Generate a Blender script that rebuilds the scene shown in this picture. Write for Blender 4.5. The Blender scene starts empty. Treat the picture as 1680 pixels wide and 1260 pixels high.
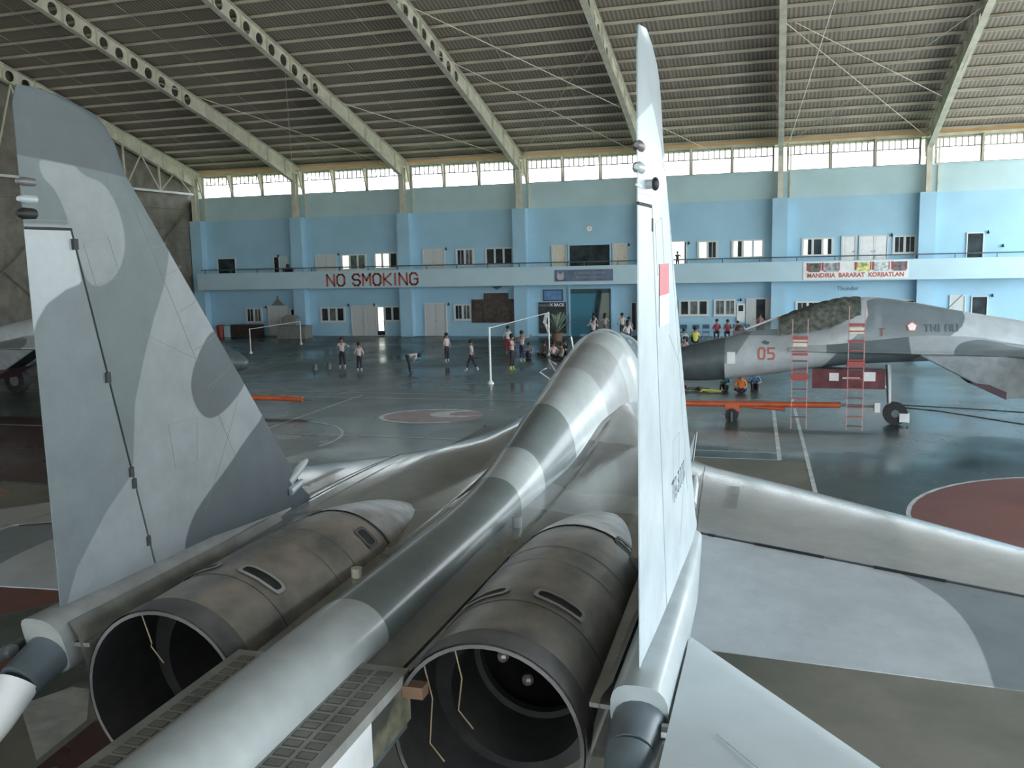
import bpy, bmesh, math, random
from mathutils import Vector, Matrix
random.seed(7)
SC = bpy.context.scene
COL = SC.collection
PI = math.pi
# ------------------------------------------------------------------ camera, world, light
CX, CZ, YAW, PITCH, ROLL, FPX = 2.926, 4.839, -0.2888, -0.1366, -0.0236, 1481.5
f_ = Vector((math.sin(YAW)*math.cos(PITCH), math.cos(YAW)*math.cos(PITCH), math.sin(PITCH)))
r_ = Vector((math.cos(YAW), -math.sin(YAW), 0)); u_ = r_.cross(f_)
r2 = r_*math.cos(ROLL)+u_*math.sin(ROLL); u2 = -r_*math.sin(ROLL)+u_*math.cos(ROLL)
cam = bpy.data.objects.new('camera', bpy.data.cameras.new('camera')); COL.objects.link(cam)
m = Matrix((r2, u2, -f_)).transposed().to_4x4(); m.translation = Vector((CX, 0, CZ)); cam.matrix_world = m
cam.data.sensor_width = 36; cam.data.lens = FPX/1680*36; cam.data.clip_end = 500; cam.data.clip_start = .05
SC.camera = cam
W = bpy.data.worlds.new('sky'); SC.world = W; W.use_nodes = True
wn = W.node_tree; bg = wn.nodes['Background']
tc = wn.nodes.new('ShaderNodeTexCoord'); sx = wn.nodes.new('ShaderNodeSeparateXYZ'); rmp = wn.nodes.new('ShaderNodeValToRGB')
wn.links.new(tc.outputs['Generated'], sx.inputs[0]); wn.links.new(sx.outputs['Z'], rmp.inputs[0]); wn.links.new(rmp.outputs[0], bg.inputs[0])
e = rmp.color_ramp.elements
e[0].position = 0.0; e[0].color = (.62, .66, .62, 1); e[1].position = .04; e[1].color = (.90, .965, 1, 1)
n = e.new(.6); n.color = (.70, .87, 1, 1)
bg.inputs[1].default_value = 7.0
def portal(name, loc, rot, sx_, sy_):
    l = bpy.data.lights.new(name, 'AREA'); l.shape = 'RECTANGLE'; l.size = sx_; l.size_y = sy_; l.cycles.is_portal = True
    o = bpy.data.objects.new(name, l); COL.objects.link(o); o.location = loc; o.rotation_euler = rot; return o
portal('daylight_portal_right', (19.3, 24, 5.4), (0, PI/2, 0), 10.8, 62)          # open hangar doors, light travels to -x
portal('daylight_portal_rear', (-8.6, -26.4, 5.4), (PI/2, 0, PI), 56, 10.8)          # open doors behind the photographer, light travels to +y
portal('daylight_portal_clerestory', (-8.6, 56.2, 10.3), (-PI/2, 0, 0), 56, 1.9)
SC.view_settings.view_transform = 'Standard'; SC.view_settings.look = 'None'; SC.view_settings.gamma = 1
SC.view_settings.exposure = 0.13
sun = bpy.data.lights.new('sun', 'SUN'); sun.energy = 16; sun.angle = .02; sun.color = (1, .95, .86)
so = bpy.data.objects.new('sun', sun); COL.objects.link(so); so.rotation_euler = (math.radians(22), math.radians(-14), 0)
# ------------------------------------------------------------------ materials
MATS = {}
def mat(name, col, rough=.5, metal=0, noise=0, nscale=4, coat=0, emit=0, bump=0, bscale=20, col2=None, stretch=None, alpha=None, spec=.5):
    if name in MATS: return MATS[name]
    M = bpy.data.materials.new(name); M.use_nodes = True; N = M.node_tree; b = N.nodes['Principled BSDF']
    b.inputs['Base Color'].default_value = (*col, 1); b.inputs['Roughness'].default_value = rough; b.inputs['Metallic'].default_value = metal
    b.inputs['Specular IOR Level'].default_value = spec
    if coat: b.inputs['Coat Weight'].default_value = coat; b.inputs['Coat Roughness'].default_value = .12
    if emit: b.inputs['Emission Color'].default_value = (*col, 1); b.inputs['Emission Strength'].default_value = emit
    t = N.nodes.new('ShaderNodeTexCoord'); mp = N.nodes.new('ShaderNodeMapping'); N.links.new(t.outputs['Object'], mp.inputs[0])
    if stretch: mp.inputs['Scale'].default_value = stretch
    nz = N.nodes.new('ShaderNodeTexNoise'); nz.inputs['Scale'].default_value = nscale; nz.inputs['Detail'].default_value = 5
    N.links.new(mp.outputs[0], nz.inputs[0])
    if noise or col2:
        cr = N.nodes.new('ShaderNodeValToRGB'); c2 = col2 or tuple(c*(1-noise) for c in col); c1 = col if col2 else tuple(min(1, c*(1+noise)) for c in col)
        cr.color_ramp.elements[0].color = (*c2, 1); cr.color_ramp.elements[1].color = (*c1, 1)
        cr.color_ramp.elements[0].position = .35; cr.color_ramp.elements[1].position = .65
        N.links.new(nz.outputs[0], cr.inputs[0]); N.links.new(cr.outputs[0], b.inputs['Base Color'])
    if bump:
        nb = N.nodes.new('ShaderNodeTexNoise'); nb.inputs['Scale'].default_value = bscale; N.links.new(mp.outputs[0], nb.inputs[0])
        bu = N.nodes.new('ShaderNodeBump'); bu.inputs['Strength'].default_value = bump; N.links.new(nb.outputs[0], bu.inputs['Height']); N.links.new(bu.outputs[0], b.inputs['Normal'])
    if alpha is not None:
        tr = N.nodes.new('ShaderNodeBsdfTransparent'); mx = N.nodes.new('ShaderNodeMixShader'); mx.inputs[0].default_value = alpha
        N.links.new(tr.outputs[0], mx.inputs[1]); N.links.new(b.outputs[0], mx.inputs[2]); N.links.new(mx.outputs[0], N.nodes['Material Output'].inputs[0])
    MATS[name] = M; return M
def camo(name, base, a, b_, rough=.38, coat=.35, dirt=.18):
    """paint scheme: signed distances of the paint patches are stored on the mesh as attributes camo_a / camo_b"""
    if name in MATS: return MATS[name]
    M = bpy.data.materials.new(name); M.use_nodes = True; N = M.node_tree; b = N.nodes['Principled BSDF']
    b.inputs['Roughness'].default_value = rough; b.inputs['Coat Weight'].default_value = coat; b.inputs['Coat Roughness'].default_value = .15
    cur = None
    rgb = N.nodes.new('ShaderNodeRGB'); rgb.outputs[0].default_value = (*base, 1); cur = rgb.outputs[0]
    for an, c in (('camo_a', a), ('camo_b', b_)):
        at = N.nodes.new('ShaderNodeAttribute'); at.attribute_name = an
        mr = N.nodes.new('ShaderNodeMapRange'); mr.inputs[1].default_value = -.008; mr.inputs[2].default_value = .008
        N.links.new(at.outputs['Fac'], mr.inputs[0])
        mx = N.nodes.new('ShaderNodeMix'); mx.data_type = 'RGBA'; N.links.new(mr.outputs[0], mx.inputs[0]); N.links.new(cur, mx.inputs[6]); mx.inputs[7].default_value = (*c, 1)
        cur = mx.outputs[2]
    t = N.nodes.new('ShaderNodeTexCoord'); nz = N.nodes.new('ShaderNodeTexNoise'); nz.inputs['Scale'].default_value = 2.3; nz.inputs['Detail'].default_value = 8; nz.inputs['Roughness'].default_value = .7
    N.links.new(t.outputs['Object'], nz.inputs[0])
    mr = N.nodes.new('ShaderNodeMapRange'); mr.inputs[1].default_value = .3; mr.inputs[2].default_value = .7; mr.inputs[3].default_value = 1-dirt; mr.inputs[4].default_value = 1+dirt*.5
    N.links.new(nz.outputs[0], mr.inputs[0])
    vm = N.nodes.new('ShaderNodeVectorMath'); vm.operation = 'SCALE'; N.links.new(cur, vm.inputs[0]); N.links.new(mr.outputs[0], vm.inputs['Scale'])
    N.links.new(vm.outputs[0], b.inputs['Base Color'])
    MATS[name] = M; return M
LIGHT, MID, DARK = (.37, .415, .43), (.255, .30, .32), (.135, .17, .185)
FINP = camo("fin_paint_shaded", (.125,.155,.16), (.235,.26,.272), (.07,.088,.097), .6, 0)  # left fin tones darkened, its weaker light is put into the colour
BODYP = camo('body_paint', (.42, .46, .48), (.15, .185, .20), DARK, .40, .3)
SPINEP = camo('spine_paint', LIGHT, DARK, MID, .28, .6)
CARBP = camo('fuselage_paint', LIGHT, (.19, .23, .25), MID, .4, .3)
lightp = mat('light_grey_paint', LIGHT, .42, noise=.10, nscale=3, coat=.25)
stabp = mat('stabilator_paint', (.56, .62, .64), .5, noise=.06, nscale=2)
darkp = mat('dark_grey_paint', (.10, .125, .14), .4, noise=.15)
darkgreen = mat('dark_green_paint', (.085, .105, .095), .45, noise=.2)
radome = mat('radome_paint', (.075, .095, .105), .45, noise=.12)
nacm = mat('burnt_metal', (.36, .315, .27), .36, .35, col2=(.17, .165, .16), nscale=3, stretch=(1.2, .8, 1.2), bump=.06, bscale=12)
nacf = mat('front_cowl_metal', (.42, .42, .42), .3, .4, noise=.3, nscale=4)
rimm = mat('rim_metal', (.12, .115, .115), .5, .3, noise=.3)
ductm = mat('black_duct', (.013, .012, .012), .8, 0, noise=.4, nscale=6)  # near-black with random mottling, for duct and inner skin
black = mat('black', (.012, .012, .013), .6)
seamm = mat('panel_seam', (.03, .03, .032), .7)
white = mat('white_paint', (.75, .76, .76), .45, noise=.05)
cream = mat('cream_paint', (.62, .58, .48), .5, noise=.08)
yellowish = mat('yellowed_panel', (.55, .52, .33), .5, col2=(.06, .06, .05), nscale=2.2)
glass = mat('canopy_glass', (.30, .36, .38), .08, alpha=.55, coat=.6)
wsglass = mat('windscreen_glass', (.25, .3, .32), .08, alpha=.4)
red = mat('red_paint', (.32, .06, .05), .5)
redw = mat('flag_red', (.50, .10, .12), .5)
numred = mat('number_red', (.45, .12, .09), .5)
orange = mat('orange_paint', (.5, .10, .035), .45, noise=.12)
rubber = mat('rubber', (.02, .02, .022), .7)
steel = mat('steel', (.35, .36, .37), .35, .8)
chromem = mat('chrome', (.7, .72, .72), .15, 1)
blue1 = mat('blue_wall_paint', (.34, .56, .70), .7, noise=.05, nscale=.6)
blue2 = mat('blue_wall_paint_upper', (.44, .60, .63), .75, noise=.05, nscale=.6)
fasc = mat('pale_blue_paint', (.46, .63, .70), .7, noise=.04, nscale=.6)
doorm = mat('door_offwhite', (.56, .58, .57), .6)
framem = mat('frame_white', (.60, .63, .62), .55)
dglass = mat('dark_window_glass', (.03, .04, .045), .5, spec=.15, noise=.5, nscale=1.5)
gglass = mat('grey_window_glass', (.12, .14, .13), .5, spec=.2, noise=.4, nscale=3)
lglass = mat('bright_window_light', (.93, 1, .90), .3, emit=1.0)
beige = mat('beige_steel', (.55, .54, .44), .55, noise=.12, nscale=2)
purl = mat('purlin_steel', (.46, .42, .34), .55, noise=.2, nscale=.5)
# ------------------------------------------------------------------ helpers
def sdf(p, poly):
    x, y = p; d = 1e9; ins = False; n = len(poly)
    for i in range(n):
        ax, ay = poly[i]; bx, by = poly[(i+1) % n]
        ex, ey = bx-ax, by-ay; wx, wy = x-ax, y-ay
        t = max(0, min(1, (wx*ex+wy*ey)/(ex*ex+ey*ey+1e-12)))
        dx, dy = wx-ex*t, wy-ey*t; d = min(d, dx*dx+dy*dy)
        if (ay > y) != (by > y) and x < (bx-ax)*(y-ay)/(by-ay)+ax: ins = not ins
    d = math.sqrt(d); return d if ins else -d
def ell(p, cx, cy, rx, ry, a=0):
    dx, dy = p[0]-cx, p[1]-cy; c, s = math.cos(a), math.sin(a); u, v = (dx*c+dy*s)/rx, (-dx*s+dy*c)/ry
    return (1-math.hypot(u, v))*min(rx, ry)
def smooth(poly, it=2):
    for _ in range(it):
        q = []
        for i in range(len(poly)):
            a, b = poly[i], poly[(i+1) % len(poly)]
            q += [(a[0]*.75+b[0]*.25, a[1]*.75+b[1]*.25), (a[0]*.25+b[0]*.75, a[1]*.25+b[1]*.75)]
        poly = q
    return poly
def interp(tab, x):
    if x <= tab[0][0]: return tab[0][1]
    for (a, b), (c, d) in zip(tab, tab[1:]):
        if x <= c: t = (x-a)/(c-a); t = t; return b+(d-b)*t
    return tab[-1][1]
def sinterp(tab, x):           # smoother (catmull-rom)
    n = len(tab)
    if x <= tab[0][0]: return tab[0][1]
    if x >= tab[-1][0]: return tab[-1][1]
    i = max(k for k in range(n-1) if tab[k][0] <= x)
    x0, y0 = tab[i]; x1, y1 = tab[i+1]
    def sl(k):
        if k <= 0 or k >= n-1: return 0 if n < 3 else (tab[min(k+1, n-1)][1]-tab[max(k-1, 0)][1])/(tab[min(k+1, n-1)][0]-tab[max(k-1, 0)][0])
        return (tab[k+1][1]-tab[k-1][1])/(tab[k+1][0]-tab[k-1][0])
    h = x1-x0; t = (x-x0)/h; m0, m1 = sl(i)*h, sl(i+1)*h
    return (2*t**3-3*t*t+1)*y0+(t**3-2*t*t+t)*m0+(-2*t**3+3*t*t)*y1+(t**3-t*t)*m1
class MB:
    def __init__(s): s.bm = bmesh.new(); s.mats = []
    def mi(s, m):
        if m not in s.mats: s.mats.append(m)
        return s.mats.index(m)
    def face(s, vs, m):
        try:
            f = s.bm.faces.new(vs); f.material_index = s.mi(m); return f
        except ValueError: return None
    def box(s, x0, x1, y0, y1, z0, z1, m, M=None):
        vs = [Vector((x, y, z)) for x in (x0, x1) for y in (y0, y1) for z in (z0, z1)]
        if M: vs = [M @ v for v in vs]
        v = [s.bm.verts.new(c) for c in vs]
        for q in ((0, 1, 3, 2), (4, 6, 7, 5), (0, 4, 5, 1), (2, 3, 7, 6), (0, 2, 6, 4), (1, 5, 7, 3)): s.face([v[i] for i in q], m)
        return s
    def tube(s, pts, r, m, n=8, cap=True):
        pts = [Vector(p) for p in pts]; rs = r if isinstance(r, (list, tuple)) else [r]*len(pts); prev = None; rings = []
        for i, p in enumerate(pts):
            d = (pts[min(i+1, len(pts)-1)]-pts[max(i-1, 0)]).normalized()
            a = d.orthogonal().normalized() if prev is None else (prev-d*prev.dot(d)).normalized()
            prev = a; b = d.cross(a)
            rings.append([s.bm.verts.new(p+(a*math.cos(2*PI*k/n)+b*math.sin(2*PI*k/n))*rs[i]) for k in range(n)])
        for A, B in zip(rings, rings[1:]):
            for k in range(n): s.face([A[k], A[(k+1) % n], B[(k+1) % n], B[k]], m)
        if cap: s.face(rings[0][::-1], m); s.face(rings[-1], m)
        return s
    def loft(s, rings, m, closed=True, cap0=True, cap1=True):
        R = [[s.bm.verts.new(p) for p in r] for r in rings]; n = len(R[0])
        for i, (A, B) in enumerate(zip(R, R[1:])):
            for k in range(n if closed else n-1):
                s.face([A[k], A[(k+1) % n], B[(k+1) % n], B[k]], m(i) if callable(m) and not isinstance(m, bpy.types.Material) else m)
        mm = m(0) if callable(m) and not isinstance(m, bpy.types.Material) else m
        if closed and cap0: s.face(R[0][::-1], mm)
        if closed and cap1: s.face(R[-1], mm)
        return s
    def prism(s, poly, h0, h1, axis, m):
        # extrude a 2D polygon; axis 'x': poly=(y,z) ; 'y': poly=(x,z) ; 'z': poly=(x,y)
        def P(a, b, h): return {'x': (h, a, b), 'y': (a, h, b), 'z': (a, b, h)}[axis]
        A = [s.bm.verts.new(P(a, b, h0)) for a, b in poly]; B = [s.bm.verts.new(P(a, b, h1)) for a, b in poly]; n = len(poly)
        s.face(A[::-1], m); s.face(B, m)
        for k in range(n): s.face([A[k], A[(k+1) % n], B[(k+1) % n], B[k]], m)
        return s
    def disc(s, c, r, axis, m, n=20, t=.01):
        return s.prism([(c[0]+r*math.cos(2*PI*k/n), c[1]+r*math.sin(2*PI*k/n)) for k in range(n)], c[2], c[2]+t, axis, m)
    def ball(s, c, r, m, sx=1, sy=1, sz=1, seg=12):
        g = bmesh.ops.create_uvsphere(s.bm, u_segments=seg, v_segments=seg//2+2, radius=r, matrix=Matrix.Translation(c) @ Matrix.Diagonal((sx, sy, sz, 1)))
        k = s.mi(m)
        for v in g['verts']:
            for f in v.link_faces: f.material_index = k
        return s
    def make(s, name, parent=None, smoothing=False, angle=40, fix=True):
        bmesh.ops.remove_doubles(s.bm, verts=s.bm.verts, dist=1e-5)
        if fix: bmesh.ops.recalc_face_normals(s.bm, faces=s.bm.faces)
        me = bpy.data.meshes.new(name); s.bm.to_mesh(me); s.bm.free()
        for m_ in s.mats: me.materials.append(m_)
        if smoothing:
            me.shade_smooth()
            try: me.set_sharp_from_angle(angle=math.radians(angle))
            except Exception: pass
        o = bpy.data.objects.new(name, me); COL.objects.link(o)
        if parent: o.parent = parent
        return o
def attrs(o, fa, fb):
    me = o.data
    for nm, fn in (('camo_a', fa), ('camo_b', fb)):
        a = me.attributes.new(nm, 'FLOAT', 'POINT')
        a.data.foreach_set('value', [fn(v.co) for v in me.vertices])
    return o
def attrs2(o, fa, fb):
    for nm, fn in (('camo_a', fa), ('camo_b', fb)): o.data.attributes[nm].data.foreach_set('value', [fn(v.co) for v in o.data.vertices])
def tag(o, label, cat, group=None, kind=None):
    if label: o['label'] = label
    if cat: o['category'] = cat
    if group: o['group'] = group
    if kind: o['kind'] = kind
    return o
def struct(o, label=None):
    o['kind'] = 'structure'
    if label: o['label'] = label
    return o
def empty(name, loc=(0, 0, 0), rz=0):
    o = bpy.data.objects.new(name, None); COL.objects.link(o); o.location = loc; o.rotation_euler = (0, 0, rz); o.empty_display_size = .2; return o
def copy_tree(o, parent=None):
    c = o.copy(); COL.objects.link(c); c.parent = parent
    for ch in list(o.children): copy_tree(ch, c)
    return c
def text(name, body, size, m, parent, loc, rot, ext=.006, align='CENTER', bold=0, sxy=None):
    cu = bpy.data.curves.new(name, 'FONT'); cu.body = body; cu.size = size; cu.extrude = ext; cu.align_x = align; cu.align_y = 'CENTER'; cu.offset = bold; cu.resolution_u = 3
    t = bpy.data.objects.new(name+'_tmp', cu); COL.objects.link(t)
    bpy.context.view_layer.update()
    dg = bpy.context.evaluated_depsgraph_get(); me = bpy.data.meshes.new_from_object(t.evaluated_get(dg))
    COL.objects.unlink(t); bpy.data.objects.remove(t)
    me.materials.clear(); me.materials.append(m)
    o = bpy.data.objects.new(name, me); COL.objects.link(o); o.location = loc; o.rotation_euler = rot
    if sxy: o.scale = (sxy[0], sxy[1], 1)
    o.parent = parent; return o
STROKE = {'N': [[(0, 0), (0, 1)], [(0, 1), (1, 0)], [(1, 0), (1, 1)]], 'O': [[(.25, 0), (.75, 0), (1, .2), (1, .8), (.75, 1), (.25, 1), (0, .8), (0, .2), (.25, 0)]],
 'S': [[(1, .8), (.75, 1), (.25, 1), (0, .8), (0, .65), (.25, .5), (.75, .5), (1, .35), (1, .2), (.75, 0), (.25, 0), (0, .2)]], 'M': [[(0, 0), (0, 1)], [(0, 1), (.5, .45), (1, 1)], [(1, 1), (1, 0)]],
 'K': [[(0, 0), (0, 1)], [(1, 1), (.15, .5), (1, 0)]], 'I': [[(.5, 0), (.5, 1)]], 'G': [[(1, .8), (.75, 1), (.25, 1), (0, .8), (0, .2), (.25, 0), (.75, 0), (1, .2), (1, .5), (.6, .5)]],
 '0': [[(.2, 0), (.8, 0), (1, .2), (1, .8), (.8, 1), (.2, 1), (0, .8), (0, .2), (.2, 0)]], '5': [[(1, 1), (0, 1), (0, .55), (.8, .55), (1, .4), (1, .2), (.8, 0), (0, 0)]],
 'T': [[(0, 1), (1, 1)], [(.5, 0), (.5, 1)]], 'A': [[(0, 0), (0, .8), (.2, 1), (.8, 1), (1, .8), (1, 0)], [(0, .45), (1, .45)]], 'U': [[(0, 1), (0, .2), (.2, 0), (.8, 0), (1, .2), (1, 1)]]}
def stroke_text(mb, s, x, z, w, h, gap, th, m, P):
    """block letters made of strips; P(u, v, d) maps letter-plane coordinates to 3D"""
    for c in s:
        if c == ' ': x += w*.75; continue
        ww = w*.3 if c == 'I' else w
        for pl in STROKE[c]:
            for (a, b), (c2, d) in zip(pl, pl[1:]):
                p, q = Vector((x+a*ww, z+b*h)), Vector((x+c2*ww, z+d*h)); dd = (q-p).normalized(); n = Vector((-dd.y, dd.x))*th/2; p = p-dd*th*.4; q = q+dd*th*.4
                vs = []
                for dep in (0, .012): vs += [mb.bm.verts.new(P(k.x, k.y, dep)) for k in (p+n, q+n, q-n, p-n)]
                mb.face(vs[4:8], m); mb.face(vs[3::-1], m)
                for k in range(4): mb.face([vs[k], vs[(k+1) % 4], vs[4+(k+1) % 4], vs[4+k]], m)
        x += ww+gap
    return x
# ------------------------------------------------------------------ SETTING: hangar shell
YW, YF = 55.5, 54.2
X0, X1 = -36.6, 19.4
BAYS = [-36.1+7.8*k for k in range(8)]
YR, YB = 14.0, -26.0                                   # ridge, rear wall
def zroof(y): return 11.6+(55.5-y)*.262 if y > YR else 11.6+(55.5-YR)*.262-(YR-y)*.262
# floor with its painted courts (one mesh, several paints, one patch a painted shadow)
def floor_mat(name, col, col2, rough=.16, patch=.12):
    M = bpy.data.materials.new(name); M.use_nodes = True; N = M.node_tree; b = N.nodes['Principled BSDF']
    t = N.nodes.new('ShaderNodeTexCoord')
    n1 = N.nodes.new('ShaderNodeTexNoise'); n1.inputs['Scale'].default_value = .35; n1.inputs['Detail'].default_value = 7; n1.inputs['Roughness'].default_value = .65
    N.links.new(t.outputs['Object'], n1.inputs[0])
    cr = N.nodes.new('ShaderNodeValToRGB'); cr.color_ramp.elements[0].position = .38; cr.color_ramp.elements[1].position = .62
    cr.color_ramp.elements[0].color = (*col2, 1); cr.color_ramp.elements[1].color = (*col, 1); N.links.new(n1.outputs[0], cr.inputs[0]); N.links.new(cr.outputs[0], b.inputs['Base Color'])
    n2 = N.nodes.new('ShaderNodeTexNoise'); n2.inputs['Scale'].default_value = .22; n2.inputs['Detail'].default_value = 6; N.links.new(t.outputs['Object'], n2.inputs[0])
    mr = N.nodes.new('ShaderNodeMapRange'); mr.inputs[1].default_value = .35; mr.inputs[2].default_value = .65; mr.inputs[3].default_value = rough-.06; mr.inputs[4].default_value = rough+patch
    N.links.new(n2.outputs[0], mr.inputs[0]); N.links.new(mr.outputs[0], b.inputs['Roughness'])
    n3 = N.nodes.new('ShaderNodeTexNoise'); n3.inputs['Scale'].default_value = 1.2; bu = N.nodes.new('ShaderNodeBump'); bu.inputs['Strength'].default_value = .05
    N.links.new(t.outputs['Object'], n3.inputs[0]); N.links.new(n3.outputs[0], bu.inputs['Height']); N.links.new(bu.outputs[0], b.inputs['Normal'])
    b.inputs['Specular IOR Level'].default_value = .36
    return M
fgreen = floor_mat('green_grey_floor', (.07, .088, .078), (.05, .066, .058), .22, .2)
fblue = floor_mat('dark_blue_green_floor', (.07, .10, .105), (.045, .075, .075), .2, .2)
ftan = floor_mat('tan_floor', (.20, .185, .15), (.095, .10, .075), .42)
fred = floor_mat('red_brown_floor', (.20, .075, .06), (.14, .055, .048), .35)
fteal = floor_mat('teal_floor', (.03, .06, .062), (.025, .045, .046), .15)
fmar = floor_mat('maroon_floor_and_shadow', (.06, .025, .026), (.04, .02, .02), .3)
fwhite = mat('court_line_white', (.5, .52, .5), .35, noise=.25, nscale=3)
fpink = mat('court_pink', (.25, .13, .12), .35, noise=.3, nscale=3)
fl = MB()
fl.box(X0-.2, X1+.2, YB-.3, YW+.3, -.3, 0, fgreen)
def fpoly(poly, z, m):
    v = [fl.bm.verts.new((x, y, z)) for x, y in poly]; fl.face(v, m)
def fline(x0, y0, x1, y1, w=.07, z=.006, m=fwhite):
    d = Vector((x1-x0, y1-y0)).normalized(); n_ = Vector((-d.y, d.x))*w/2
    fpoly([(x0+n_.x, y0+n_.y), (x1+n_.x, y1+n_.y), (x1-n_.x, y1-n_.y), (x0-n_.x, y0-n_.y)], z, m)
def fring(cx, cy, rx, ry, w, z, m, a0=0, a1=2*PI, n=48, rot=0):
    pr = None
    for k in range(n+1):
        a = a0+(a1-a0)*k/n; q = []
        for s_ in (0, 1):
            x, y = (rx-s_*w)*math.cos(a), (ry-s_*w)*math.sin(a); q.append((cx+x*math.cos(rot)-y*math.sin(rot), cy+x*math.sin(rot)+y*math.cos(rot)))
        if pr: fpoly([pr[0], q[0], q[1], pr[1]], z, m)
        pr = q
def fell(cx, cy, rx, ry, z, m, rot=0, n=48):
    fpoly([(cx+rx*math.cos(a)*math.cos(rot)-ry*math.sin(a)*math.sin(rot), cy+rx*math.cos(a)*math.sin(rot)+ry*math.sin(a)*math.cos(rot)) for a in [2*PI*k/n for k in range(n)]], z, m)
fpoly([(3.6, 14), (19, 14), (19, 33), (3.6, 33)], .002, fblue)
fpoly([(-12, 32), (-1, 32), (-1, 41), (-12, 41)], .002, fblue)
fpoly([(-5, 6), (3.6, 6), (3.6, 21.8), (-5, 21.8)], .002, ftan)
fpoly([(3.6, -5), (19, -5), (19, 14), (3.6, 14)], .002, ftan)
fpoly([(-30, 14.1), (-9, 14.1), (-9, 16.2), (-30, 16.2)], .003, ftan)
fpoly([(-30, 10.75), (-6, 10.75), (-6, 11.5), (-30, 11.5)], .003, fmar)
fpoly([(-30, 0), (-6, 0), (-6, 10.7), (-30, 10.7)], .003, fred)
fpoly([(-30, 16.4), (-13, 16.4), (-13, 24), (-30, 24)], .003, fmar)  # dark reddish-brown shadow under the left jet, painted on the floor
fell(-14.2, 15.3, 1.0, .5, .005, fpink); fell(-14.3, 15.35, .8, .36, .0065, ftan)
fpoly([(.2, 21.85), (3, 21.85), (3, 22.6), (.2, 22.6)], .004, fteal)
fell(9.3, 17.2, 4.0, 4.0, .004, fred); fring(9.3, 17.2, 4.08, 4.08, .08, .006, fwhite)
fline(-30, 29.2, 3.0, 29.9); fline(-30, 30.4, 3, 31.0, .05)
fline(-11.85, 30.2, -11.65, 20); fring(-11.7, 21.9, 2.95, 2.95, .09, .006, fwhite, -.2, 1.35)
fline(-30, 22.5, -2, 22.95); fline(-12, 10.7, -4, 10.7, .03)
fline(3.0, 21.8, 2.8, 29.5, .1); fline(.2, 22.6, 3.0, 22.6); fline(.2, 21.8, 3.0, 21.8); fline(3.72, 18.0, 3.4, 31.5, .09)
fell(-7.5, 26.3, 1.6, 1.35, .004, fpink, .25); fring(-7.6, 26.3, 1.65, 1.3, .16, .006, fwhite, .6, 5.2, rot=.25); fell(-6.9, 26.75, .85, .6, .0065, fwhite, .2); fell(-6.6, 26.85, .55, .38, .007, fpink, .2)
fpoly([(-4.85, 8.3), (-4.2, 7.5), (-4.1, 6.7), (-5.2, 7.6)], .006, mat('pale_floor_wedge', (.36, .36, .32), .4, noise=.2)); fpoly([(-4.1, 7.5), (-2.6, 8.6), (-1.5, 5), (-4.0, 4.5), (-4.0, 6.6)], .005, fmar)
fl_o = struct(fl.make('floor', fix=False), 'glossy grey green hangar floor painted with court lines')
ap = MB(); cncr = mat('concrete_apron', (.52, .50, .46), .9, noise=.1, nscale=.3)  # apron out of view, added bright to bounce daylight up to the roof
ap.box(X1+.2, X1+140, YB-140, YW+60, -.32, -.02, cncr); ap.box(X0-60, X1+.2, YB-140, YB-.3, -.32, -.02, cncr); ap.box(X0-60, X1+.2, YW+.3, YW+60, -.32, -.02, mat('grass_outside', (.18, .24, .09), .9))
struct(ap.make('floor_apron', fix=False), 'unseen concrete apron outside the hangar, bright to bounce light inside')
# far wall
wb = MB()
wb.box(X0, X1, YW, YW+.3, 0, 8.0, blue1); wb.box(X0, X1, YW, YW+.3, 8.0, 9.45, blue2)
wb.box(X0, X1, YW-.04, YW, 0, .12, blue1)
struct(wb.make('wall_back'), 'blue two storey office wall at the far side')
ti = 0
def trim(mb, label=None, **k):
    global ti; ti += 1
    return struct(mb.make('trim_%d' % ti, **k), label)
b = MB(); b.box(X0+.9, X1, YF, YF+.15, 3.25, 4.38, fasc); b.box(X0+.9, X1, YF+.15, YW, 3.95, 4.1, fasc); b.box(X0+.9, X1, YF+.15, YW, 3.25, 3.35, blue1)
fascia = trim(b, 'pale blue balcony parapet across the far wall')
lt = MB()
x = stroke_text(lt, 'NO SMOKING', -25.75, 3.42, .52, .72, .215, .13, numred, lambda u, v, d: (u, YF-.004-d, v))
tx = lt.make('lettering', fascia, fix=True); tx['label'] = 'red NO SMOKING block lettering'
# ledges, back beams
b = MB(); b.box(X0+.3, X1, YW-.1, YW+.5, 9.45, 9.55, blue2); trim(b)
b = MB(); b.box(X0+.3, X1, YW-.15, YW+.3, 11.02, 11.16, beige); b.box(X0+.3, X1, YW+.35, YW+.45, 11.2, 11.42, mat('orange_eave_strip', (.75, .48, .22), .5)); trim(b, 'beam above the strip of high windows')  # plain orange strip along the eave behind the beam
# pilasters and steel columns
for x in BAYS:
    b = MB(); b.box(x-.42, x+.42, YW-.62, YW-.0, 0, 8.0, blue1); trim(b, 'blue pilaster on the far wall')
    b = MB(); 
    b.box(x-.15, x+.15, YW-.62, YW-.58, 8.0, 10.9, beige); b.box(x-.15, x+.15, YW-.2, YW-.16, 8.0, 10.9, beige); b.box(x-.012, x+.012, YW-.6, YW-.18, 8.0, 10.9, beige)
    b.box(x+.5, x+.58, YW-.12, YW-.02, 8, 10.9, beige)
    trim(b, 'steel column stub on the pilaster')
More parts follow.
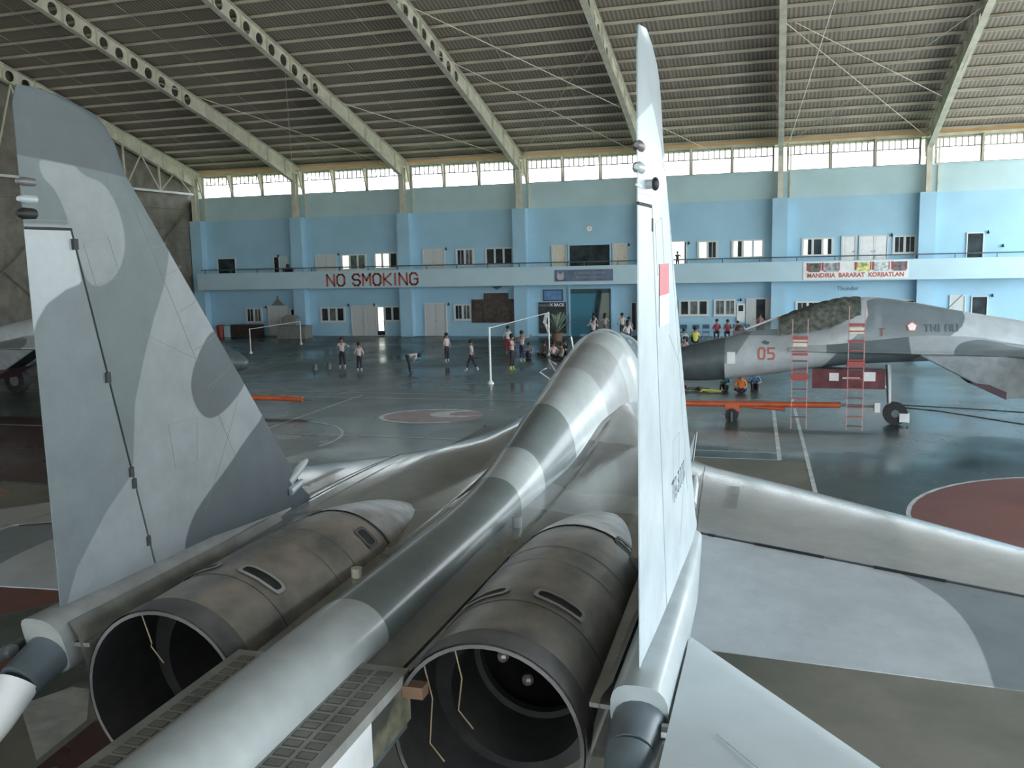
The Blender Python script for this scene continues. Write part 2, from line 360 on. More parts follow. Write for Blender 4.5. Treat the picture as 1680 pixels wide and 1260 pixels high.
# high windows : three per bay
wi = 0
wpane = mat('high_window_pane', (.9, .95, .95), .2, alpha=.06)
wbar = mat('window_bar', (.30, .26, .22), .6)
for k in range(7):
    for j in range(3):
        wi += 1
        a = BAYS[k]+.42+j*2.36; c = a+2.20
        b = MB()
        b.box(a-.1, a+.02, YW+.02, YW+.14, 9.55, 11.02, wbar); b.box(c-.02, c+.1, YW+.02, YW+.14, 9.55, 11.02, wbar)
        b.prism([(YW-.5, 11.02), (YW+.02, 11.02), (YW+.02, 9.6)], a-.12, a-.04, 'x', purl)
        b.box(a, c, YW+.03, YW+.10, 9.55, 9.6, wbar); b.box(a, c, YW+.03, YW+.10, 10.96, 11.02, wbar)
        for q in range(1, 7): b.box(a+(c-a)*q/7-.035, a+(c-a)*q/7+.035, YW+.05, YW+.08, 10.45, 10.98, wbar)
        b.box(a, c, YW+.05, YW+.08, 10.40, 10.47, wbar)
        o = struct(b.make('window_%d' % wi), 'bright high window with bars under the eaves')
        p = MB(); p.box(a, c, YW+.06, YW+.066, 9.6, 10.96, wpane); p.make('pane', o)
# ceiling
cm = bpy.data.materials.new('corrugated_roof'); cm.use_nodes = True; N = cm.node_tree; bs = N.nodes['Principled BSDF']
bs.inputs['Roughness'].default_value = .75
t = N.nodes.new('ShaderNodeTexCoord'); wv = N.nodes.new('ShaderNodeTexWave'); wv.inputs['Scale'].default_value = 1.6; wv.bands_direction = 'X'; N.links.new(t.outputs['Object'], wv.inputs[0])
cr = N.nodes.new('ShaderNodeValToRGB'); cr.color_ramp.elements[0].color = (.17, .148, .12, 1); cr.color_ramp.elements[1].color = (.33, .295, .25, 1); N.links.new(wv.outputs[0], cr.inputs[0]); N.links.new(cr.outputs[0], bs.inputs[0])
bu = N.nodes.new('ShaderNodeBump'); bu.inputs['Strength'].default_value = .5; N.links.new(wv.outputs[0], bu.inputs['Height']); N.links.new(bu.outputs[0], bs.inputs['Normal'])
b = MB()
for (ya, yb) in ((57.5, YR), (YR, YB)):
    za, zb = zroof(ya), zroof(yb)
    vs = [(X0, ya, za), (X1, ya, za), (X1, yb, zb), (X0, yb, zb)]
    v = [b.bm.verts.new(p) for p in vs]+[b.bm.verts.new((p[0], p[1], p[2]+.15)) for p in vs]
    for q in ((3, 2, 1, 0), (4, 5, 6, 7), (0, 1, 5, 4), (1, 2, 6, 5), (2, 3, 7, 6), (3, 0, 4, 7)): b.face([v[i] for i in q], cm)
struct(b.make('ceiling', fix=False), 'dark corrugated metal roof')
# purlins
y = 56.9
while y > YB+1:
    z = zroof(y)-.02
    b = MB(); b.box(X0+.1, X1, y-.012, y+.012, z-.14, z-.0, purl); b.box(X0+.1, X1, y-.06, y+.012, z-.155, z-.14, purl); b.box(X0+.1, X1, y-.012, y+.06, z-.02, z-.003, purl)
    trim(b, 'long thin roof purlin')
    y -= 1.18 if y > 18 else 2.36
# girders
def girder(x):
    b = MB()
    sl = -.262; nseg = 40
    def zt(y): return zroof(y)-.26
    def zb(y):
        d = .82 if y < 47 else .82+.38*(y-47)/9
        return zt(y)-d
    ys = [56.0-1.04*k for k in range(41)]
    t_ = .014
    for i, (ya, yb) in enumerate(zip(ys, ys[1:])):
        if ya < YR+.1: break
        yb = max(yb, YR)
        # flanges
        for zf in (zt, zb):
            v = [b.bm.verts.new((x+dx, yy, zf(yy)+dz)) for dz in (0, .03) for (dx, yy) in ((-.15, ya), (.15, ya), (.15, yb), (-.15, yb))]
            for q in ((0, 1, 2, 3), (7, 6, 5, 4), (0, 4, 5, 1), (2, 6, 7, 3), (1, 5, 6, 2), (3, 7, 4, 0)): b.face([v[k] for k in q], beige)
        A = [(ya, zb(ya)), (yb, zb(yb)), (yb, zt(yb)), (ya, zt(ya))]
        if ya > 45:
            b.prism(A, x-t_, x+t_, 'x', beige)
        else:
            cy, cz = (ya+yb)/2, (zb(ya)+zt(yb)+zt(ya)+zb(yb))/4; n = 16
            # ring between rectangle and round hole
            out = []
            for k in range(n):
                a = 2*PI*(k+.5)/n; c_, s_ = math.cos(a), math.sin(a); hh = (zt(cy)-zb(cy))/2; w2 = (ya-yb)/2; r = min(w2/abs(c_) if c_ else 9, hh/abs(s_) if s_ else 9)
                yy = cy+r*c_; out.append((yy, cz+r*s_+(cy-yy)*.262*1.0))
            inn = [(cy+.29*math.cos(2*PI*(k+.5)/n), cz+.29*math.sin(2*PI*(k+.5)/n)) for k in range(n)]
            for X_, sg in ((x-t_, 1), (x+t_, -1)):
                O = [b.bm.verts.new((X_, *p)) for p in out]; I = [b.bm.verts.new((X_, *p)) for p in inn]
                for k in range(n): b.face([O[k], O[(k+1) % n], I[(k+1) % n], I[k]], beige)
                # corners
                for sy_ in (0, 1):
                    for sz_ in (0, 1):
                        cyy = ya if sy_ else yb; cc = b.bm.verts.new((X_, cyy, zt(cyy) if sz_ else zb(cyy)))
                        near = sorted(range(n), key=lambda k: (O[k].co-cc.co).length)[:2]
                        b.face([cc, O[near[0]], O[near[1]]], beige)
        if i % 2 == 0: b.box(x-.13, x+.13, ya-.012, ya+.012, zb(ya)+.03, zt(ya), beige)
    # rear slope, plain beam
    zz = [(YR, zt(YR)), (YR, zt(YR)-.8), (YB+.4, zroof(YB+.4)-1.06), (YB+.4, zroof(YB+.4)-.26)]
    b.prism(zz, x-t_, x+t_, 'x', beige)
    return trim(b, 'sloping beige roof girder with round holes', fix=False)
for x in BAYS: girder(x)
# wall left: dark corrugated sheet with girts and a truss
lw = mat('dark_sheet_wall', (.17, .16, .13), .7, noise=.25, nscale=1.3)
b = MB(); b.prism([(YB, 0), (57, 0), (57, zroof(57)), (YR, zroof(YR)), (YB, zroof(YB))], X0-.2, X0, 'x', lw)
for z in (1.5, 3.0, 4.5, 6.0, 7.5, 8.8): b.box(X0, X0+.1, YB+.2, YW-.1, z, z+.1, lw)
struct(b.make('wall_left'), 'dark sheet metal end wall')
for ya, yb in ((55, 44), (44, 33), (33, 22), (22, 11), (11, 0)):
    b = MB(); b.tube([(X0+.22, ya-.6, 1.2), (X0+.22, yb+.6, 8.6)], .04, lw, 6); b.tube([(X0+.3, ya-.6, 8.6), (X0+.3, yb+.6, 1.2)], .04, lw, 6); trim(b, 'cross brace on the dark end wall')
    b = MB(); b.box(X0+.15, X0+.4, yb-.12, yb+.12, 0, zroof(yb)-1.1, lw); trim(b, 'end wall post')
b = MB(); zc = 9.75
b.box(X0+.45, X0+.65, 8, YW-.7, zc, zc+.14, framem)
yy = YW-.8
while yy > 10:
    yn = yy-3.3; zt_ = zroof(yy)-1.1; zn = zroof(yn)-1.1
    b.box(X0+.5, X0+.6, yn-.05, yn+.05, zc+.1, zn, beige); b.tube([(X0+.55, yy, zc+.1), (X0+.55, (yy+yn)/2, (zt_+zn)/2)], .05, beige, 6); b.tube([(X0+.55, (yy+yn)/2, (zt_+zn)/2), (X0+.55, yn, zc+.1)], .05, beige, 6)
    yy = yn
trim(b, 'white lattice truss above the end wall')
b = MB(); b.box(X0, X1+.5, YB-.3, YB, 10.8, zroof(YB), lw); b.box(X0, X0+8, YB-.3, YB, 0, 10.8, lw); struct(b.make('wall_rear'), 'rear wall behind the photographer')
b = MB(); b.prism([(YB, 10.9), (57, 10.9), (57, zroof(57)), (YR, zroof(YR)), (YB, zroof(YB))], X1, X1+.2, 'x', lw); b.box(X1, X1+.2, YB, -8, 0, 10.9, lw); struct(b.make('wall_right'), 'end wall above the open hangar doorway')
# tension rods in the roof
def rod(p, q, r=.018, m=beige): 
    b = MB(); b.tube([p, q], r, m, 5); trim(b, 'thin tension rod below the roof')
def zr(y): return zroof(y)-.95
for k in range(0, 7):
    xa, xb = BAYS[k], BAYS[k+1]
    for (ya, yb) in ((55, 41),):
        if k in (1, 3, 5, 7): rod((xa, ya, zr(ya)), (xb, yb, zr(yb))); rod((xb, ya, zr(ya)), (xa, yb, zr(yb)))
for k in range(0, 7):
    for f in (.33, .66):
        x = BAYS[k]+7.8*f; rod((x, 56, zroof(56)-.25), (x, 30, zroof(30)-.25), .008)
rod((-21, 43, zr(43)-.1), (-12.6, 54.8, 10.9), .022); rod((-12.6, 36, zr(36)-.1), (-1, 54.6, 10.8), .022)
rod((5.8, 30, 17), (3.2, 54.6, 10.6), .025, framem); rod((3.4, 41.5, zr(41)), (10.8, 50, zr(50)), .018)
# ------------------------------------------------------------------ windows and doors on the far wall
wn_ = wi
def window(rc, panes, lab):
    global wn_; wn_ += 1
    x0, x1, z0, z1 = rc; n = len(panes); y = YW; f = .13
    b = MB(); b.box(x0, x1, y-.07, y, z0, z0+f*.7, framem); b.box(x0, x1, y-.07, y, z1-f*.7, z1, framem)
    w = (x1-x0-f)/n
    for k in range(n+1): b.box(x0+w*k, x0+w*k+f, y-.07, y, z0+f*.7, z1-f*.7, framem)
    b.box(x0-.04, x1+.04, y-.11, y-.07, z0-.05, z0+.02, framem)
    o = struct(b.make('window_%d' % wn_), lab)
    p = MB()
    for k, c in enumerate(panes):
        a, e_ = x0+w*k+f, x0+w*(k+1)
        if c == 'x': h = (a+e_)/2; p.box(a, h, y-.03, y-.01, z0+.09, z1-.09, lglass); p.box(h, e_, y-.03, y-.01, z0+.09, z1-.09, dglass)
        else: p.box(a, e_, y-.03, y-.01, z0+.09, z1-.09, {'d': dglass, 'g': gglass, 'b': lglass}[c])
        if c != 'b': p.box((a+e_)/2-.015, (a+e_)/2+.015, y-.045, y-.03, z0+.09, z1-.09, framem) if n < 3 else None
    p.make('pane', o)
    return o
window((-25.32, -23.44, 4.41, 5.46), 'bgg', 'upper three pane window above NO SMOKING, left one'); window((-22.9, -21.15, 4.45, 5.52), 'bbd', 'upper window above the word SMOKING with two bright panes')
window((-17.14, -15.89, 4.53, 5.62), 'dg', 'upper two pane window'); window((-15.15, -13.24, 4.56, 5.64), 'ddd', 'upper window with three dark panes')
window((-1.81, -.6, 4.61, 5.69), 'bd', 'upper two pane window, one pane bright'); window((.18, 2.05, 4.63, 5.7), 'xbb', 'upper three pane window with bright daylight')
window((4.13, 5.89, 4.65, 5.69), 'xdx', 'upper window above the red and white banner'); window((9.01, 10.28, 4.67, 5.69), 'dd', 'upper two pane window beside the pilaster')
window((-32.86, -31.56, .92, 1.94), 'dg', 'ground floor window left of the white double door'); window((-29.41, -28.19, .87, 1.88), 'db', 'ground floor window partly behind the grey booth')
window((-27.07, -25.19, .95, 1.94), 'dgd', 'ground floor three pane window'); window((-22.36, -20.56, .97, 1.98), 'ddd', 'ground floor three pane window under SMOKING')
window((-17.39, -16.17, 1.03, 2.06), 'dg', 'ground floor window left of the scoreboard'); window((-2.89, -1.11, 1.24, 2.19), 'dgd', 'ground floor three pane window above the chairs')
window((-.82, .49, 1.23, 2.21), 'gg', 'ground floor two pane window above the chairs'); window((3.85, 5.21, 1.31, 2.05), 'dd', 'window half hidden by the covered canopy'); window((9.56, 10.33, 1.25, 2.1), 'd', 'small window behind the jet spine')
dn = 0
def door(rc, lab, leaves=1, m=doorm, ajar=None, knob=True):
    global dn; dn += 1
    x0, x1, z0, z1 = rc
    b = MB(); b.box(x0-.07, x0, YW-.1, YW, z0, z1+.07, framem); b.box(x1, x1+.07, YW-.1, YW, z0, z1+.07, framem); b.box(x0, x1, YW-.1, YW, z1, z1+.07, framem)
    o = struct(b.make('door_%d' % dn), lab); w = (x1-x0)/leaves
    for k in range(leaves):
        a, c = x0+w*k+.01, x0+w*(k+1)-.01
        if ajar == k:
            p = MB(); p.box(a, c, YW-.04, YW-.01, z0, z1, dglass); p.make('dark_opening', o); continue
        p = MB(); p.box(a, c, YW-.06, YW-.01, z0, z1, m)
        for j in range(2): p.box(a+.12, c-.12, YW-.075, YW-.06, z0+.15+(z1-z0)*.5*j, z0+(z1-z0)*.5*(j+1)-.1, m)
        lf = p.make('door_leaf', o)
        if knob: q = MB(); q.ball((c-.07 if k == 0 else a+.07, YW-.1, z0+(z1-z0)*.48), .035, steel, seg=8); q.make('door_handle', lf)
    return o
ZB = 4.1
door((-27.15, -25.73, ZB, 5.42), 'upper white double door, leftmost', 2); door((-19.34, -17.94, ZB, 5.6), 'upper white double door above the word end', 2)
door((-10.7, -9.84, ZB, 5.62), 'cream door left of the dark balcony opening', 1, cream); door((-6.85, -6.06, ZB, 5.62), 'cream door right of the dark balcony opening', 1, cream)
door((6.36, 7.04, ZB, 5.67), 'upper single white door above the banner', 1, white); door((7.3, 8.72, ZB, 5.67), 'upper white double door above the banner', 2, white)
door((-31.01, -29.58, 0.02, 1.97), 'ground floor white double door under the small gable', 2); door((-24.67, -23.86, .02, 1.97), 'narrow ground floor door, left of a pair'); door((-23.68, -22.92, .02, 2.0), 'narrow ground floor door beside the bright glass door')
door((-19.37, -17.95, .02, 2.08), 'ground floor white double door right of the pilaster', 2); door((1.13, 2.66, .02, 2.19), 'ground floor door standing open', 3, doorm, 1); door((12.13, 12.82, .02, 2.25), 'white door behind the jet')
door((-3.95, -3.1, .02, 2.1), 'ground floor door half hidden by the tall fin')
def slab(rc, nm, lab, m, y0=YW-.08, y1=YW-.005, st=True):
    b = MB(); b.box(rc[0], rc[1], y0, y1, rc[2], rc[3], m); o = b.make(nm)
    if st: dd = struct(o, lab)
    return o
def dark_door(rc, lab, bright=False):
    global dn; dn += 1
    x0, x1, z0, z1 = rc; b = MB()
    b.box(x0-.06, x0, YW-.09, YW, z0, z1+.06, framem); b.box(x1, x1+.06, YW-.09, YW, z0, z1+.06, framem); b.box(x0, x1, YW-.09, YW, z1, z1+.06, framem)
    o = struct(b.make('door_%d' % dn), lab); p = MB(); p.box(x0, x1, YW-.03, YW-.01, z0, z1, lglass if bright else dglass)
    if bright: p.box(x0, x0+.07, YW-.05, YW-.01, z0, z1, black); p.box(x1-.07, x1, YW-.05, YW-.01, z0, z1, black); p.box(x0, x1, YW-.05, YW-.01, z0, z0+.28, black)
    p.make('dark_opening' if not bright else 'glass_leaf', o)
dark_door((-34.82, -33.45, ZB, 5.36), 'dark opening at the left end of the balcony'); dark_door((-30.38, -30.0, ZB, 5.39), 'narrow dark opening upstairs beside a door ajar')
door((-29.95, -29.38, ZB, 5.38), 'upper door ajar, pale blue', 1, fasc); dark_door((-22.86, -22.3, .05, 1.91), 'bright glass door with dark frame', True)
dark_door((-3.4, -2.49, ZB, 5.67), 'bright upper doorway right of the tall fin', True); dark_door((12.85, 13.61, ZB, 5.68), 'upper doorway at the far right'); dark_door((13.22, 13.95, .3, 2.2), 'dark doorway behind the jet at the far right'); dark_door((-5.74, -5.5, .4, 2.04), 'dark slot beside the tall fin')
# balcony opening and stair recess (panels set into the wall face as real recess boxes)
teal = mat('stairwell_teal', (.05, .20, .28), .7); stairc = mat('stair_concrete', (.22, .24, .21), .7)
def recess(rc, lab, inner, stairs=False):
    global dn; dn += 1
    x0, x1, z0, z1 = rc; b = MB(); y = YW-.18
    b.box(x0-.1, x0, y, YW, z0, z1+.1, blue1); b.box(x1, x1+.1, y, YW, z0, z1+.1, blue1); b.box(x0, x1, y, YW, z1, z1+.1, blue1)
    o = struct(b.make('door_%d' % dn), lab)
    p = MB(); p.box(x0, x1, YW-.03, YW-.005, z0, z1, inner)
    if stairs:
        p.prism([(x1-.95, z0), (x1-.1, z0), (x1-.1, z1-.25), (x1-.55, z1-.3)], YW-.1, YW-.03, 'y', stairc)
        p.prism([(x1-1.25, z0), (x1-1.05, z0), (x1-.6, z1-.1), (x1-.8, z1-.1)], YW-.13, YW-.03, 'y', dglass)
        p.box(x0, x1, YW-.05, YW-.03, z1-.3, z1, mat('lintel_shade', (.04, .09, .1), .8)); p.box(x0+.05, x0+.6, YW-.06, YW-.03, z0, z1-.3, teal)
    p.make('stairway' if stairs else 'dark_opening', o)
recess((-9.61, -7.08, ZB+.2, 5.63), 'dark wide opening in the middle of the balcony wall', dglass); recess((-9.6, -7.03, 0.02, 2.95), 'stairwell recess with blue walls', teal, True)
# ------------------------------------------------------------------ things on the far wall
def thing1(mb, name, label, cat, group=None, **k): return tag(mb.make(name, **k), label, cat, group)
b = MB(); b.disc((-8.35, 6.63, YW-.05), .2, 'y', steel, 24, .045)
o = thing1(b, 'wall_clock', 'small round wall clock on the blue wall above the balcony opening', 'clock')
b = MB(); b.disc((-8.35, 6.63, YW-.06), .165, 'y', white, 24, .012); q = b.make('dial', o)
b = MB(); b.box(-8.36, -8.34, YW-.07, YW-.062, 6.63, 6.75, black); b.box(-8.35, -8.27, YW-.07, YW-.062, 6.62, 6.64, black); b.make('clock_hand', o)
brown = mat('scoreboard_brown', (.055, .038, .03), .5, noise=.5, nscale=2)
b = MB(); b.box(-16.12, -12.84, YW-.14, YW-.01, .87, 2.36, brown); b.box(-15.27, -13.67, YW-.14, YW-.01, 2.36, 2.75, brown)
o = thing1(b, 'scoreboard', 'dark brown stepped scoreboard hung on the blue wall', 'scoreboard')
b = MB()
for i in range(5): b.box(-15.9+i*.62, -15.45+i*.62, YW-.155, YW-.14, 1.1, 2.1, mat('score_panel', (.06, .05, .035), .35, noise=.5)); 
b.make('number_panel', o)
b = MB(); b.prism([(-14.75, 3.18), (-14.0, 3.18), (-14.38, 2.98)], YW-.2, YW-.02, 'y', darkgreen); thing1(b, 'lamp_bracket', 'small dark lamp bracket above the stepped scoreboard', 'lamp')
b = MB(); b.box(-10.29, -6.67, YF-.03, YF-.006, 3.46, 4.16, mat('banner_blue', (.11, .15, .23), .6, noise=.3, nscale=1.5))
o = thing1(b, 'banner', 'long slate blue banner with a pale emblem on the balcony parapet', 'banner')
b = MB(); b.prism([(-10.1, 4.05), (-9.98, 3.9), (-9.86, 3.9), (-9.74, 4.05), (-9.7, 3.7), (-9.78, 3.55), (-10.06, 3.55), (-10.14, 3.7)], YF-.045, YF-.031, 'y', mat('emblem_pale', (.5, .45, .48), .6)); b.make('emblem', o)
tc_ = mat('banner_text', (.30, .32, .33), .6)
text('lettering', 'KOMANDO OPERASI', .2, tc_, o, (-8.1, YF-.035, 3.95), (PI/2, 0, 0)); text('lettering', 'SKADRON UDARA', .2, tc_, o, (-8.1, YF-.035, 3.68), (PI/2, 0, 0))
b = MB(); b.box(4.22, 9.72, YF-.03, YF-.006, 3.32, 4.33, white)
o = thing1(b, 'banner', 'white banner with red lettering and small pictures on the parapet', 'banner')
text('lettering', 'MANDIRIA  BARARAT  KORBATLAN', .34, numred, o, (6.97, YF-.035, 3.55), (PI/2, 0, 0), bold=.012, sxy=(.93, 1))
pics = [((4.5, 5.1), (.12, .12, .11)), ((5.3, 6.1), (.35, .36, .38)), ((7.05, 7.75), (.5, .5, .2)), ((7.95, 8.7), (.5, .55, .56)), ((8.95, 9.6), (.15, .12, .13))]
for i, ((a, c), colr) in enumerate(pics):
    b = MB(); b.box(a, c, YF-.045, YF-.031, 3.75, 4.25, mat('picture_%d' % i, colr, .6, noise=.5, nscale=5)); b.box(a-.1, a, YF-.05, YF-.031, 3.82, 4.27, red); b.box(c, c+.06, YF-.05, YF-.031, 3.82, 4.27, red); b.make('picture', o)
b = MB(); b.box(-11.38, -10.07, YW-.06, YW-.01, 2.2, 2.93, mat('sign_frame', (.05, .08, .14), .5)); o = thing1(b, 'notice_board', 'blue framed notice board above the dark poster', 'sign')
b = MB(); b.box(-11.28, -10.17, YW-.075, YW-.061, 2.28, 2.85, mat('sign_blue', (.12, .25, .48), .5, noise=.2)); b.make('face', o)
b = MB(); b.box(-11.68, -9.9, YW-.07, YW-.01, .16, 2.13, mat('poster_dark', (.025, .035, .035), .5, noise=.6, nscale=2)); o = thing1(b, 'poster', 'dark poster panel with white heading beside the stairwell', 'poster')
text('lettering', 'X BACK', .26, white, o, (-10.45, YW-.08, 1.96), (PI/2, 0, 0), bold=.01); text('lettering', 'HANGAR', .2, tc_, o, (-11.3, YW-.08, 1.94), (PI/2, 0, 0))
b = MB(); t_ = text('wall_lettering', 'Thunder', .34, mat('dark_blue_ink', (.08, .12, .22), .6), None, (6.7, YW-.012, 2.76), (PI/2, 0, 0)); tag(t_, 'small dark word Thunder painted on the blue wall above the covered canopy', 'lettering')
b = MB(); b.box(.53, 1.0, YW-.1, YW-.01, .86, 1.95, white); o = thing1(b, 'notice_board', 'tall white notice board beside the open ground floor door', 'sign')
b = MB(); b.box(.62, .9, YW-.115, YW-.101, 1.5, 1.85, dglass); b.make('photo', o)
b = MB(); b.prism([(-30.75, 2.1), (-29.8, 2.1), (-30.28, 2.6)], YW-.1, YW-.01, 'y', mat('gable_brown', (.20, .22, .17), .6)); b.box(-30.32, -30.24, YW-.1, YW-.01, 2.55, 2.75, mat('gable_brown', (.2, .22, .17))); thing1(b, 'gable_ornament', 'small triangular gable ornament above the white double door', 'ornament')
# little wall lamps
wl = None
for i, (x, z, lb) in enumerate([(-25.45, 5.5, 'above the leftmost upper double door'), (-17.75, 5.65, 'right of the second upper double door'), (8.95, 5.75, 'right of the upper double door over the banner'), (13.85, 5.75, 'at the far right upper doorway'), (-31.2, 2.0, 'beside the gabled double door'), (-24.9, 2.1, 'left of the pair of narrow doors'), (-23.0, 2.1, 'above the bright glass door'), (-17.7, 2.1, 'right of the ground floor double door'), (-5.9, 5.6, 'left of the tall fin, upstairs'), (.75, 2.2, 'above the white notice board'), (-30.0, 5.5, 'above the upper door ajar'), (14.2, 2.3, 'right of the dark doorway behind the jet'), (-2.3, 5.6, 'right of the bright upper doorway'), (14.6, 5.0, 'on the bare wall at the far right')]):
    if wl is None:
        wl = empty('wall_lamp', (x, YW, z)); b = MB(); b.box(-.02, .02, -.12, 0, -.03, .03, steel); b.make('bracket', wl); b = MB(); b.tube([(0, -.14, .08), (0, -.14, -.1)], [.03, .07], black, 8); b.make('lamp_shade', wl); o = wl
    else: o = copy_tree(wl); o.location = (x, YW, z)
    tag(o, 'small dark wall lamp ' + lb, 'lamp', 'small wall lamps')
# balcony rail (part of thing: railing)
b = MB(); b.tube([(X0+1.2, YF+.07, 4.62), (X1-.2, YF+.07, 4.62)], .035, darkp, 6); o = thing1(b, 'balcony_railing', 'thin dark handrail along the top of the balcony parapet', 'railing')
x = X0+1.5
while x < 16:
    b = MB(); b.box(x-.025, x+.025, YF+.045, YF+.095, 4.38, 4.6, darkp); b.make('post', o); x += 2.05
# furniture at the foot of the wall
dbrown = mat('dark_brown_wood', (.05, .038, .035), .5, noise=.3)
def cabinet(rc, lab, m, nd=3, depth=.55, nm='cabinet', cat='cabinet'):
    x0, x1, z1 = rc; o = empty(nm, ((x0+x1)/2, YW-.65-depth/2, 0)); w = (x1-x0)/2
    b = MB(); b.box(-w, w, -depth/2+.02, depth/2, 0, z1, m); b.make('body', o)
    b = MB(); b.box(-w-.02, w+.02, -depth/2-.02, depth/2, z1, z1+.03, m); b.make('worktop', o)
    for k in range(nd):
        b = MB(); b.box(-w+2*w*k/nd+.02, -w+2*w*(k+1)/nd-.02, -depth/2, -depth/2+.02, .06, z1-.04, m); d = b.make('door', o)
        b = MB(); b.ball((-w+2*w*(k+1)/nd-.07, -depth/2-.015, z1*.6), .018, steel, seg=8); b.make('knob', d)
    return tag(o, lab, cat)
cabinet((-33.4, -31.1, .82), 'dark brown low cabinet left of the gabled door', dbrown); cabinet((-29.55, -29.05, .8), 'narrow dark brown cabinet right of the gabled door', dbrown, 1)
o = empty('rubbish_bin', (-34.3, YW-1.0, 0)); b = MB(); b.loft([[(r*math.cos(2*PI*k/16), r*math.sin(2*PI*k/16), z) for k in range(16)] for r, z in ((.24, 0), (.31, .72))], red); b.make('body', o, True)
b = MB(); b.loft([[(r*math.cos(2*PI*k/16), r*math.sin(2*PI*k/16), z) for k in range(16)] for r, z in ((.33, .72), (.33, .76), (.2, .84))], red); b.make('lid', o, True); tag(o, 'dark red bin at the left end of the far wall', 'bin')
cabinet((-33.95, -33.48, .72), 'pale blue box cabinet beside the red bin', fasc, 1)
greyb = mat('booth_grey', (.20, .22, .20), .6, noise=.12)
o = empty('reception_booth', (-28.0, 53.6, 0)); b = MB(); b.box(-1.05, 1.0, -.5, .5, 0, .82, greyb); b.make('counter', o); b = MB(); b.prism([(-.95, .82), (.15, .82), (.15, 1.3), (-.1, 1.5), (-.5, 1.55), (-.95, 1.35)], -.1, .5, 'y', greyb); b.make('backboard', o)
b = MB(); b.box(-1.1, 1.05, -.55, .55, .8, .84, greyb); b.make('countertop', o); tag(o, 'grey stepped reception booth standing before the far wall', 'booth')
b = MB(); b.box(-29.13, -28.45, YF+.16, YF+.4, 4.12, 4.66, black); o = tag(empty('loudspeaker', (-28.8, YF+.3, 4.1)), 'black loudspeaker box standing on the balcony parapet at left', 'speaker')
bb = b.make('cabinet', o); bb.matrix_parent_inverse = Matrix.Translation((28.8, -YF-.3, -4.1)); b = MB(); b.ball((0, 0, .70), .12, black, seg=10); b.box(-.03, .03, -.03, .03, .55, .65, black); b.make('horn', o)
